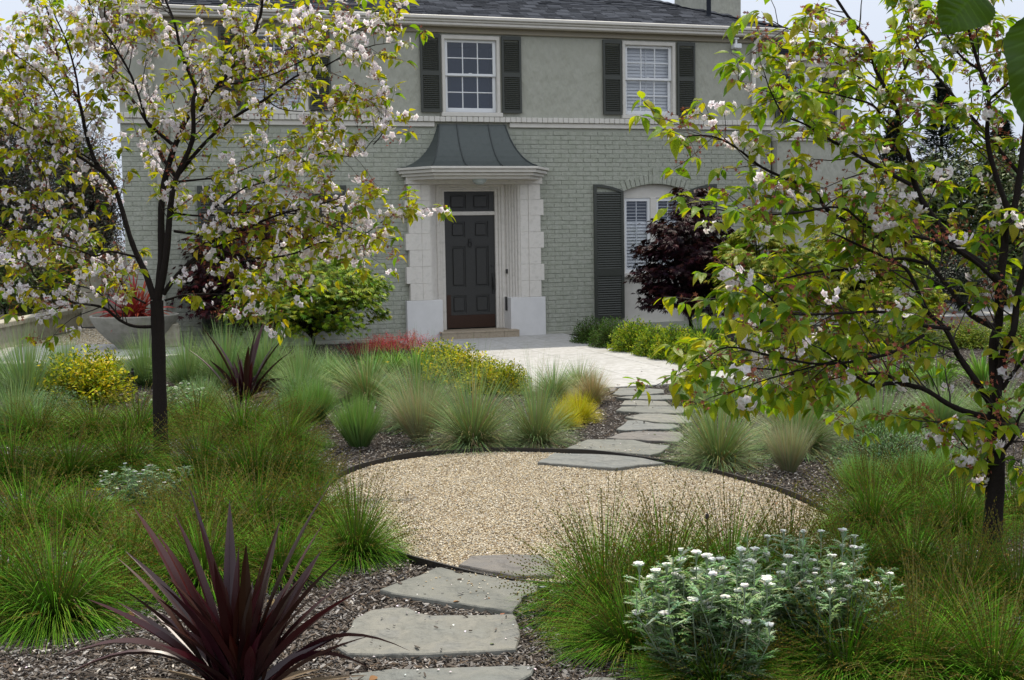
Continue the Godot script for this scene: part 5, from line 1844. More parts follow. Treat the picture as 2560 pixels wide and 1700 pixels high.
	for q in [
		[Vector3(-4.408, 0, -11.146), 0.324, 0.45, "sedge at the back left, in front of the blue-green grass"],
		[Vector3(-3.922, 0, -11.218), 0.31, 0.441, "sedge in front of the golden shrub"],
		[Vector3(-3.476, 0, -11.123), 0.352, 0.401, "sedge behind the left trunk on its left side"],
		[Vector3(-3.058, 0, -11.638), 0.268, 0.428, "sedge behind the left trunk on its right side"],
		[Vector3(-2.466, 0, -10.948), 0.394, 0.442, "sedge in front of the smaller flax"],
		[Vector3(-1.979, 0, -10.445), 0.342, 0.358, "sedge at the right end of the back row"],
		[Vector3(-3.809, 0, -9.106), 0.391, 0.448, "sedge in the second row at the left edge"],
		[Vector3(-3.367, 0, -9.069), 0.366, 0.446, "sedge in the second row left of the white yarrow"],
		[Vector3(-3.047, 0, -9.43), 0.34, 0.382, "sedge left of the left trunk's foot"],
		[Vector3(-2.369, 0, -9.149), 0.359, 0.41, "sedge right of the left trunk's foot"],
		[Vector3(-1.907, 0, -8.835), 0.386, 0.435, "sedge in the second row behind the big flax"],
		[Vector3(-1.61, 0, -8.969), 0.314, 0.282, "sedge by the bark, nearest the far rim of the gravel circle"],
		[Vector3(-3.047, 0, -7.438), 0.353, 0.435, "sedge in the third row at the left edge"],
		[Vector3(-2.681, 0, -7.358), 0.298, 0.363, "sedge below the yellow yarrow flower"],
		[Vector3(-1.892, 0, -7.358), 0.349, 0.396, "sedge under the left trunk in the third row"],
		[Vector3(-1.569, 0, -7.281), 0.345, 0.386, "sedge behind the big flax's tallest leaves"],
		[Vector3(-1.283, 0, -7.426), 0.333, 0.302, "sedge spilling over the left rim of the gravel circle"],
		[Vector3(-0.903, 0, -6.72), 0.39, 0.298, "sedge leaning over the gravel right of the big flax"],
		[Vector3(-2.212, 0, -5.703), 0.419, 0.419, "large bright sedge in the left foreground"],
		[Vector3(-2.542, 0, -5.871), 0.408, 0.313, "sedge cut by the left edge in the foreground"],
		[Vector3(-2.077, 0, -6.333), 0.333, 0.314, "sedge between the large foreground one and the big flax"],
		[Vector3(-1.635, 0, -6.227), 0.369, 0.365, "sedge directly behind the big flax"],
		[Vector3(-1.268, 0, -6.325), 0.333, 0.286, "sedge behind the big flax's right leaves"],
		[Vector3(-1.991, 0, -6.808), 0.311, 0.307, "sedge below the white yarrow on the left"],
		[Vector3(0.417, 0, -5.607), 0.437, 0.387, "sedge at the left end of the right foreground group, over the flagstone"],
		[Vector3(0.713, 0, -5.759), 0.44, 0.385, "tall sedge in the right foreground with seed heads against the gravel"],
		[Vector3(1.051, 0, -5.881), 0.402, 0.365, "sedge behind the yarrow with seed heads against the gravel"],
		[Vector3(1.387, 0, -6.087), 0.321, 0.302, "sedge behind the right half of the yarrow"],
		[Vector3(0.492, 0, -5.122), 0.297, 0.319, "low sedge left of the yarrow, nearest the flagstones"],
		[Vector3(2.124, 0, -7.11), 0.366, 0.352, "sedge near the right rim of the gravel circle"],
		[Vector3(2.511, 0, -7.497), 0.328, 0.37, "sedge left of the right trunk, further back"],
		[Vector3(2.604, 0, -7.045), 0.334, 0.318, "sedge just left of the right trunk"],
		[Vector3(3.059, 0, -7.341), 0.298, 0.299, "sedge at the right edge behind the right trunk"],
		[Vector3(1.673, 0, -5.956), 0.323, 0.322, "sedge between the gravel rim and the yarrow's right side"],
		[Vector3(2.021, 0, -6.088), 0.31, 0.358, "sedge left of the right trunk's foot"],
		[Vector3(2.194, 0, -5.78), 0.324, 0.287, "sedge around the right trunk's foot"],
		[Vector3(2.375, 0, -5.632), 0.345, 0.251, "sedge at the right edge beside the trunk's foot"],
		[Vector3(0.783, 0, -4.679), 0.255, 0.315, "sedge at the bottom edge below the yarrow"],
		[Vector3(1.318, 0, -4.748), 0.276, 0.323, "sedge at the bottom right of the yarrow"],
		[Vector3(1.602, 0, -4.735), 0.307, 0.343, "sedge at the bottom between the yarrow and the corner"],
		[Vector3(1.864, 0, -4.629), 0.339, 0.356, "sedge in the bottom right corner"],
		[Vector3(1.915, 0, -5.162), 0.307, 0.28, "sedge above the bottom right corner one"],
		[Vector3(1.362, 0, -5.219), 0.267, 0.237, "sedge pushing through the right side of the yarrow"],
	]:
		plant_at("sedge", q[0], q[1], q[2], q[3])
	for q in [
		[Vector3(0.791, 0, -4.773), 0.491, 0.312, "broad silver yarrow with flat white heads, left half of the foreground drift"],
		[Vector3(1.26, 0, -5.003), 0.473, 0.303, "silver yarrow with flat white heads, right half of the foreground drift"],
	]:
		plant_at("yarrow", q[0], q[1], q[2], q[3])
	for q in [
		[Vector3(-2.597, 0, -8.169), 0.277, 0.29, "white yarrow beside the left trunk's foot"],
		[Vector3(-3.437, 0, -12.094), 0.391, 0.288, "white yarrow behind the left trunk"],
	]:
		plant_at("yarrow_small", q[0], q[1], q[2], q[3])
	for q in [
		[Vector3(-1.021, 0, -16.767), 0.348, 0.409, "golden shrub nearest the door in the row along the terrace"],
		[Vector3(-0.643, 0, -15.281), 0.383, 0.478, "second golden shrub from the door along the terrace"],
		[Vector3(-0.258, 0, -14.185), 0.325, 0.383, "third golden shrub from the door along the terrace"],
		[Vector3(-0.013, 0, -13.914), 0.329, 0.215, "golden shrub at the near end of the row along the terrace"],
		[Vector3(-4.926, 0, -13.719), 0.531, 0.553, "wide golden shrub on the left in front of the pale path"],
		[Vector3(-5.239, 0, -15.472), 0.41, 0.322, "golden shrub crown right behind the wide left one"],
		[Vector3(-5.163, 0, -13.395), 0.288, 0.231, "low golden shrub at the left foot of the wide one"],
	]:
		plant_at("gold", q[0], q[1], q[2], q[3])
	for q in [
		[Vector3(1.364, 0, -20.31), 0.414, 0.364, "dark shrub below the louvred shutter, nearest the door"],
		[Vector3(1.613, 0, -19.46), 0.445, 0.363, "second dark shrub along the terrace's right side"],
	]:
		plant_at("box", q[0], q[1], q[2], q[3])
	for q in [
		[Vector3(1.882, 0, -18.671), 0.454, 0.375, "first yellow-green shrub along the terrace's right side"],
		[Vector3(2.118, 0, -17.946), 0.417, 0.322, "second yellow-green shrub along the terrace's right side"],
		[Vector3(2.34, 0, -17.396), 0.454, 0.356, "third yellow-green shrub along the terrace's right side"],
		[Vector3(2.532, 0, -16.766), 0.42, 0.331, "fourth yellow-green shrub along the terrace's right side"],
		[Vector3(2.732, 0, -16.068), 0.385, 0.317, "last yellow-green shrub along the terrace, under the right cherry"],
	]:
		plant_at("hedge", q[0], q[1], q[2], q[3])
	for q in [
		[Vector3(0.627, 0, -11.723), 0.244, 0.22, "bright yellow feathery mound nearer the flagstones"],
		[Vector3(0.461, 0, -11.31), 0.244, 0.188, "bright yellow feathery mound in front of the other"],
	]:
		plant_at("thread", q[0], q[1], q[2], q[3])
	for q in [
		[Vector3(-1.794, 0, -18.094), 0.401, 0.325, "coral bells with the densest red flowers, middle of the patch"],
		[Vector3(-1.445, 0, -18.035), 0.426, 0.285, "coral bells at the right end, before the white plinth"],
		[Vector3(-2.093, 0, -18.275), 0.353, 0.302, "coral bells left of the middle of the patch"],
		[Vector3(-2.328, 0, -18.056), 0.297, 0.272, "coral bells at the left end below the green maple"],
	]:
		plant_at("heuchera", q[0], q[1], q[2], q[3])
	for q in [
		[Vector3(-1.633, 0, -16.426), 0.306, 0.271, "green strap leaves below the red flowers"],
		[Vector3(-1.288, 0, -16.163), 0.33, 0.267, "green strap leaves left of the golden shrubs"],
		[Vector3(-1.879, 0, -16.253), 0.273, 0.234, "green strap leaves left of the yellow tulip"],
		[Vector3(4.309, 0, -13.648), 0.352, 0.295, "bright strap leaves behind the right cherry's lowest branch"],
		[Vector3(4.871, 0, -13.85), 0.352, 0.309, "bright strap leaves in the right background bed"],
		[Vector3(5.443, 0, -13.975), 0.366, 0.312, "bright strap leaves at the right end of the background bed"],
		[Vector3(3.784, 0, -13.526), 0.315, 0.243, "bright strap leaves behind the largest right fountain grass"],
		[Vector3(3.047, 0, -19.345), 0.38, 0.416, "dark green strap leaves before the purple maple"],
		[Vector3(3.605, 0, -14.578), 0.261, 0.262, "strap leaves in the shade of the right cherry's lower branches"],
	]:
		plant_at("strappy", q[0], q[1], q[2], q[3])
	for q in [
		[Vector3(4.667, 0, -17.964), 0.353, 0.387, "green shrub in the bed behind the right cherry, nearest the house"],
		[Vector3(5.367, 0, -18.043), 0.432, 0.427, "green shrub in the middle of the right background bed"],
		[Vector3(6.109, 0, -18.328), 0.432, 0.434, "green shrub left of the brick pier"],
		[Vector3(7, 0, -18.598), 0.366, 0.44, "green shrub right of the brick pier"],
		[Vector3(7.825, 0, -18.817), 0.404, 0.446, "green shrub at the right end of the background"],
		[Vector3(4.06, 0, -18.279), 0.307, 0.315, "green shrub beside the yellow-green maple"],
	]:
		plant_at("shade_shrub", q[0], q[1], q[2], q[3])
	flax("big dark purple flax in the left foreground", Vector3(-1.098, 0, -4.672), [Vector3(-1.665, 0.432, -4.608), Vector3(-1.63, 0.526, -4.867), Vector3(-1.646, 0.516, -5.017), Vector3(-1.614, 0.708, -5.033), Vector3(-1.448, 0.634, -4.826), Vector3(-1.366, 0.724, -4.784), Vector3(-1.322, 0.831, -4.843), Vector3(-1.23, 0.733, -4.634), Vector3(-1.178, 0.741, -4.936), Vector3(-1.013, 0.673, -4.478), Vector3(-0.982, 0.64, -4.977), Vector3(-0.732, 0.838, -4.793), Vector3(-0.802, 0.626, -5.026), Vector3(-0.802, 0.528, -4.918), Vector3(-0.661, 0.583, -4.671), Vector3(-0.712, 0.391, -4.906), Vector3(-0.616, 0.441, -4.609), Vector3(-0.69, 0.223, -4.792), Vector3(-0.553, 0.305, -4.497), Vector3(-0.541, 0.146, -4.534), Vector3(-1.543, 0.476, -4.612), Vector3(-1.65, 0.332, -4.901), Vector3(-1.323, 0.543, -4.417), Vector3(-1.122, 0.623, -4.424), Vector3(-0.91, 0.607, -4.423), Vector3(-0.799, 0.555, -4.368), Vector3(-1.112, 0.376, -5.005), Vector3(-1.552, 0.275, -4.997), Vector3(-1.785, 0.122, -4.582), Vector3(-1.972, 0.042, -4.977), Vector3(-0.435, 0.142, -4.785)], 0.026, 42, 0.6)
	flax("smaller purple flax behind the sedges, left of the gravel circle", Vector3(-3.063, 0, -13.667), [Vector3(-3.709, 0.593, -13.818), Vector3(-3.495, 0.86, -13.64), Vector3(-3.45, 0.718, -13.929), Vector3(-3.109, 0.581, -13.616), Vector3(-3.129, 0.484, -13.909), Vector3(-2.891, 0.843, -13.738), Vector3(-2.873, 0.881, -14.043), Vector3(-2.544, 0.764, -13.782), Vector3(-2.466, 0.58, -13.515), Vector3(-2.505, 0.286, -13.792), Vector3(-2.357, 0.172, -13.481), Vector3(-2.419, 0.051, -13.37), Vector3(-3.398, 0.499, -13.509), Vector3(-2.736, 0.638, -14.022), Vector3(-2.928, 0.654, -13.421), Vector3(-3.184, 0.314, -13.393)], 0.032, 12, 0.55)
	small_things()

func small_things() -> void:
	# two drip emitters, a path light, a cut stake
	for q in [[Vector3(-4.665, 0, -14.653), 0.21, "shorter black irrigation riser beside the golden shrub on the left"], [Vector3(-4.616, 0, -14.647), 0.278, "taller black irrigation riser beside the golden shrub on the left"]]:
		var t := thing("irrigation_riser", q[2], "irrigation riser", q[0], 0, "black irrigation risers")
		var b := MB.new()
		b.tube(PackedVector3Array([Vector3.ZERO, Vector3(0, q[1] * 0.75, 0)]), PackedFloat32Array([0.012, 0.012]), 8)
		part("pipe", b.mesh(M.black), t)
		b = MB.new()
		b.lathe(PackedVector2Array([Vector2(0.012, 0.0), Vector2(0.02, 0.01), Vector2(0.02, 0.06), Vector2(0.012, 0.07), Vector2(0.014, 0.1), Vector2(0.0, 0.1)]), 12, Vector3(0, q[1] * 0.72, 0))
		part("nozzle", b.mesh(M.black), t)
	var pl := thing("path_light", "small black path light at the edge of the sedges beside the flagstones", "path light", Vector3(0.132, 0, -5.891))
	var b := MB.new()
	b.lathe(PackedVector2Array([Vector2(0.0, 0.0), Vector2(0.03, 0.0), Vector2(0.032, 0.07), Vector2(0.026, 0.08), Vector2(0.026, 0.055), Vector2(0.0, 0.055)]), 16)
	part("housing", b.mesh(M.black), pl)
	b = MB.new()
	b.lathe(PackedVector2Array([Vector2(0.026, 0.072), Vector2(0.0, 0.075)]), 16)
	part("lens", b.mesh(M.lamp_glass), pl)
	var st := thing("cut_stem", "single stiff upright cut stem rising from the sedges before the gravel circle", "stem", Vector3(0.9, 0, -5.613))
	b = MB.new()
	b.col = Color(0.13, 0.13, 0.04)
	b.tube(PackedVector3Array([Vector3.ZERO, Vector3(0.004, 0.25, 0), Vector3(0.0, 0.47, 0)]), PackedFloat32Array([0.005, 0.0045, 0.004]), 6)
	part("stalk", b.mesh(M.dull), st)
	b = MB.new()
	b.lathe(PackedVector2Array([Vector2(0.004, 0.0), Vector2(0.009, 0.01), Vector2(0.008, 0.025), Vector2(0.0, 0.03)]), 8, Vector3(0, 0.465, 0))
	part("seed_head", b.mesh(M.twig), st)
	# yellow flowers that stand singly
	for q in [[Vector3(-1.694, 0, -16.329), 0.158, "single yellow tulip-like flower below the red coral bells"], [Vector3(-2.841, 0, -8.148), 0.141, "yellow flat yarrow flower left of the white ones by the tree trunk"]]:
		var t := thing("yellow_flower", q[2], "flower", q[0])
		b = MB.new()
		b.col = Color(0.1, 0.17, 0.04)
		b.tube(PackedVector3Array([Vector3.ZERO, Vector3(0, q[1] * 0.9, 0)]), PackedFloat32Array([0.003, 0.0025]), 5)
		part("stalk", b.mesh(M.dull), t)
		b = MB.new()
		for k in 6:
			var a := TAU * k / 6.0
			b.leaflet(Vector3(0, q[1] * 0.9, 0), Vector3(cos(a), 0.7, sin(a)).normalized(), Vector3(-cos(a), 1, -sin(a)).normalized(), 0.045, 0.035, Color(0.75, 0.6, 0.03))
		part("petals", b.mesh(M.petal), t)
	# a leafy branch that hangs into the upper right corner, close to the viewer
	var ob := thing("overhanging_branch", "leafy branch tip hanging into the upper right corner close to the viewer", "branch", Vector3(0.628, 2.061, -1.477))
	b = MB.new()
	b.tube(PackedVector3Array([Vector3(0.35, 0.22, 0.1), Vector3(0.1, 0.1, 0.02), Vector3(-0.02, 0.05, 0.0), Vector3(-0.09, 0.035, 0.0)]), PackedFloat32Array([0.008, 0.006, 0.004, 0.002]), 8)
	part("twig", b.mesh(M.twig), ob)
	for q in [[Vector3(-0.067, 0.026, -0.002), Vector3(-0.108, -0.025, 0.002), 0.058], [Vector3(0.012, -0.009, 0.021), Vector3(-0.011, -0.146, 0.032), 0.085], [Vector3(0.03, 0.03, -0.053), Vector3(0.098, -0.049, -0.096), 0.05]]:
		var x: Vector3 = (q[1] - q[0]).normalized()
		var y := (Vector3(0.15, 0.3, 1.0) - x * x.dot(Vector3(0.15, 0.3, 1.0))).normalized()
		b = near_leaf(Transform3D(Basis(x, y, x.cross(y)), q[0]), q[0].distance_to(q[1]), q[2] * 1.15)
		part("leaf", b.mesh(M.near_leaf), ob)

func near_leaf(xf: Transform3D, l: float, w: float) -> MB:
	# a toothed, slightly waved leaf blade of fine grid
	var b := MB.new()
	var rows := 36
	for i in rows + 1:
		var t := float(i) / rows
		var h := w * 0.5 * pow(sin(PI * pow(t, 0.72)), 0.8) * (1.0 - 0.35 * t) * 1.25
		h += 0.0016 * (i % 2) * (1.0 if i > 2 and i < rows - 1 else 0.0)
		for j in 9:
			var s := (j - 4) / 4.0
			var y := -0.1 * l * t * t + 0.16 * absf(s) * h + 0.004 * sin(t * 13.0 + s) * absf(s) + 0.0008 * sin((t - absf(s) * 0.12) * 56.0)
			var tone := 1.0 + 0.1 * sin(t * 5.0 + s * 2.0)
			b.vert(xf * Vector3(l * t, y, s * h), Vector3.UP, Color(0.062 * tone, 0.125 * tone, 0.018), Vector2(t, 0.5 + 0.5 * s))
	for i in rows:
		for j in 8:
			var a := i * 9 + j
			b.tri(a, a + 1, a + 10)
			b.tri(a, a + 10, a + 9)
	for i in b.v.size():
		b.n[i] = Vector3.ZERO
	for i in range(0, b.ix.size(), 3):
		var nn := (b.v[b.ix[i + 2]] - b.v[b.ix[i]]).cross(b.v[b.ix[i + 1]] - b.v[b.ix[i]])
		for k in 3:
			b.n[b.ix[i + k]] += nn
	for i in b.v.size():
		b.n[i] = b.n[i].normalized()
	return b

# ---------------------------------------------------------------- the two flowering cherries

func smooth_path(p: PackedVector3Array, per := 4) -> PackedVector3Array:
	var r := PackedVector3Array()
	var k := p.size()
	for i in k - 1:
		var a := p[maxi(i - 1, 0)]
		var d := p[mini(i + 2, k - 1)]
		for j in per:
			r.append(p[i].cubic_interpolate(p[i + 1], a, d, float(j) / per))
	r.append(p[k - 1])
	return r

func blossom_mesh(s: int) -> ArrayMesh:
	# a hanging cluster of white blossoms on thin red-brown stalks
	var b := MB.new()
	var n := 4 + s % 3
	for k in n:
		var d := Vector3(rf(-0.9, 0.9), rf(-1.0, 0.1), rf(-0.9, 0.9)).normalized()
		var l := rf(0.025, 0.05)
		var c := d * l
		b.ribbon(PackedVector3Array([Vector3.ZERO, c]), PackedFloat32Array([0.0008, 0.0008]), d.cross(Vector3(0.2, 0.5, 0.8)).normalized(), Color(0.2, 0.09, 0.05), Color(0.2, 0.09, 0.05))
		var y := (d + Vector3(rf(-0.5, 0.5), rf(-0.2, 0.5), rf(-0.5, 0.5))).normalized()
		var x := y.cross(Vector3(0.3, 0.2, 0.9)).normalized()
		var z := x.cross(y)
		for layer in 2:
			for j in 5:
				var a := TAU * (j + 0.5 * layer) / 5.0 + rf(-0.1, 0.1)
				var q := (x * cos(a) + z * sin(a))
				var open := 0.25 + 0.35 * layer
				var dir := (q + y * open).normalized()
				var pc := jitter(Color(0.97, 0.955, 0.96), 0.02)
				b.leaflet(c + y * 0.003, dir, (y - q * open).normalized(), 0.021 - 0.004 * layer, 0.019, pc)
		b.leaflet(c, y, x, 0.007, 0.006, Color(0.55, 0.42, 0.15))
		b.leaflet(c - y * 0.006, y, x, 0.008, 0.006, Color(0.25, 0.06, 0.05))
	return b.mesh(M.petal)

func calyx_mesh() -> ArrayMesh:
	# what the petals have fallen from: thin stalks with red-brown stars
	var b := MB.new()
	for k in 5:
		var d := Vector3(rf(-0.9, 0.9), rf(-0.8, 0.5), rf(-0.9, 0.9)).normalized()
		var l := rf(0.03, 0.05)
		b.ribbon(PackedVector3Array([Vector3.ZERO, d * l * 0.6 + Vector3(0, 0.003, 0), d * l]), PackedFloat32Array([0.001, 0.001, 0.0012]), d.cross(Vector3(0.2, 0.5, 0.8)).normalized(), Color(0.32, 0.16, 0.07), Color(0.36, 0.12, 0.07))
		for j in 5:
			var a := TAU * j / 5.0
			var x := d.cross(Vector3(0.3, 0.2, 0.9)).normalized()
			var q := x * cos(a) + x.cross(d) * sin(a)
			b.leaflet(d * l * 0.95, (d * 0.6 + q).normalized(), d, 0.012, 0.006, Color(0.36, 0.11, 0.08))
	return b.mesh(M.dull)

func cherry(label: String, base: Vector3, limbs: Array, o: Dictionary) -> void:
	var t := thing("flowering_cherry", label, "cherry tree", base, 0.0, "")
	var twigs := MB.new()
	var leaves := []
	var flowers := []
	var spent := []
	for li in limbs.size():
		var raw: PackedVector3Array = limbs[li][0]
		for i in raw.size():
			raw[i] -= base
			if li > 0 and i > 0:
				raw[i] += Vector3(rf(-0.015, 0.015), rf(-0.015, 0.015), rf(-0.03, 0.03))
		var p := smooth_path(raw)
		var r0: float = limbs[li][1]
		var r1: float = limbs[li][2]
		var rr := PackedFloat32Array()
		for i in p.size():
			var f := float(i) / (p.size() - 1)
			var r := lerpf(r0, r1, pow(f, 0.8))
			if li == 0:
				r *= 1.0 + 0.35 * pow(1.0 - f, 10.0) + 0.03 * sin(i * 1.7)
			else:
				r *= 1.0 + 0.06 * sin(i * 2.3 + li)
			rr.append(r)
		var b := MB.new()
		b.tube(p, rr, 12 if r0 > 0.02 else 8)
		part("trunk" if li == 0 else "branch", b.mesh(M.bark), t)
		if li == 0:
			continue
		# twigs along the limb
		var total := 0.0
		for i in p.size() - 1:
			total += p[i].distance_to(p[i + 1])
		var done := 0.0
		var next: float = total * (o.bare if r0 < 0.016 else o.bare + 0.1)
		for i in p.size() - 1:
			var seg := p[i].distance_to(p[i + 1])
			while next < done + seg:
				var q := p[i].lerp(p[i + 1], (next - done) / maxf(seg, 0.001))
				var f: float = next / total
				var along := (p[i + 1] - p[i]).normalized()
				var side := along.cross(around_dir(rf(0, PI))).normalized()
				var d := (along * 0.55 + side * 0.9 + Vector3(0, 0.25, 0)).normalized()
				_twig(twigs, q, d, rf(0.14, 0.38) * lerpf(1.0, 0.72, f) * o.twig * clampf(r0 / 0.011, 0.6, 1.0), minf(rr[i] * 0.5, 0.005), leaves, flowers, spent, o, 1)
				next += o.gap * rf(0.6, 1.4)
			done += seg
		_twig(twigs, p[p.size() - 1], (p[p.size() - 1] - p[p.size() - 2]).normalized(), 0.12 * o.twig, r1, leaves, flowers, spent, o, 1)
	part("twigs", twigs.mesh(M.twig), t).set_meta("kind", "stuff")
	# leaves: the nearest three hundred are single parts, the rest one part
	var lm := []
	for k in o.tints.size():
		for v in 3:
			var b := MB.new()
			var pair: Array = o.tints[k]
			b.leaf(Transform3D(), 1.0, 0.44 + 0.06 * v, 0.14 + 0.16 * v, 0.2 + 0.16 * v, pair[0], pair[1])
			lm.append(b.mesh(M.cherry_leaf))
	leaves.sort_custom(func(a, c): return (a.origin + base).distance_squared_to(Vector3(0, 1.8, 0)) < (c.origin + base).distance_squared_to(Vector3(0, 1.8, 0)))
	var rest := []
	for k in lm.size():
		rest.append([])
	for i in leaves.size():
		var k := rng.randi() % lm.size()
		if i < 300:
			part("leaf", lm[k], t, leaves[i])
		else:
			rest[k].append(leaves[i])
	for k in lm.size():
		var white := PackedColorArray()
		for i in rest[k].size():
			var g := rf(0.75, 1.2)
			white.append(Color(g * rf(0.9, 1.15), g, g * rf(0.8, 1.2)))
		copies("leaves", lm[k], rest[k], white, t)
	var bm := []
	for k in 8:
		bm.append(blossom_mesh(k))
	flowers.sort_custom(func(a, c): return (a.origin + base).distance_squared_to(Vector3(0, 1.8, 0)) < (c.origin + base).distance_squared_to(Vector3(0, 1.8, 0)))
	var fr := []
	for i in flowers.size():
		if i < 290:
			part("blossom_cluster", bm[rng.randi() % 8], t, flowers[i])
		else:
			fr.append(flowers[i])
	var wc := PackedColorArray()
	for i in fr.size():
		wc.append(Color(1, 1, 1))
	if fr.size() > 0:
		copies("blossoms", bm[0], fr, wc, t)
	wc = PackedColorArray()
	for i in spent.size():
		wc.append(Color(1, 1, 1).lerp(Color(0.8, 0.9, 0.7), rf(0, 1)))
	copies("spent_blossom_stalks", calyx_mesh(), spent, wc, t)
	print("cherry: %d leaves, %d blossom clusters, %d spent" % [leaves.size(), flowers.size(), spent.size()])

func _twig(b: MB, at: Vector3, d: Vector3, l: float, r: float, leaves: Array, flowers: Array, spent: Array, o: Dictionary, level: int) -> void:
	var p := PackedVector3Array([at])
	var rr := PackedFloat32Array([maxf(r, 0.0022)])
	var segs := maxi(3, int(l / 0.06))
	var q := at
	for i in segs:
		d = (d + Vector3(rf(-0.22, 0.22), rf(-0.16, 0.2), rf(-0.22, 0.22))).normalized()
		q += d * l / segs
		p.append(q)
		rr.append(lerpf(maxf(r, 0.0022), 0.0012, (i + 1.0) / segs))
		if i == 0 and segs > 3:
			continue
		var x := rf(0, 1)
		if x < o.p_leaf:
			_whorl(q, d, leaves, o, 2 + rng.randi() % 2)
		elif x < o.p_leaf + o.p_flower:
			flowers.append(Transform3D(Basis.from_euler(Vector3(rf(-0.3, 0.3), rf(0, TAU), rf(-0.3, 0.3))).scaled(Vector3.ONE * rf(0.8, 1.25) * o.flower_size), q))
		elif x < o.p_leaf + o.p_flower + o.p_spent:
			spent.append(Transform3D(Basis.from_euler(Vector3(rf(-0.6, 0.6), rf(0, TAU), rf(-0.6, 0.6))).scaled(Vector3.ONE * rf(0.9, 1.5)), q))
		if level < 2 and rf(0, 1) < 0.22:
			_twig(b, q, (d * 0.5 + around_dir(rf(0.3, 2.2))).normalized(), l * rf(0.3, 0.55), 0.002, leaves, flowers, spent, o, level + 1)
	b.tube(p, rr, 4)
	_whorl(q, d, leaves, o, 3 + rng.randi() % 2)
	if rf(0, 1) < o.p_flower * 0.8:
		flowers.append(Transform3D(Basis.from_euler(Vector3(0, rf(0, TAU), 0)).scaled(Vector3.ONE * rf(0.9, 1.3) * o.flower_size), q))

func _whorl(at: Vector3, d: Vector3, leaves: Array, o: Dictionary, n: int) -> void:
	for k in n:
		var a := rf(0, TAU)
		var x := (d * 0.5 + Vector3(cos(a), rf(-1.1, 0.15), sin(a))).normalized()
		var up := (Vector3.UP + Vector3(rf(-0.5, 0.5), 0, rf(-0.5, 0.5)))
		var y := up - x * x.dot(up)
		if y.length() < 0.05:
			continue
		y = y.normalized()
		var s: float = o.leaf * rf(0.6, 1.15)
		leaves.append(Transform3D(Basis(x * s, y * s, x.cross(y) * s), at + x * 0.012))

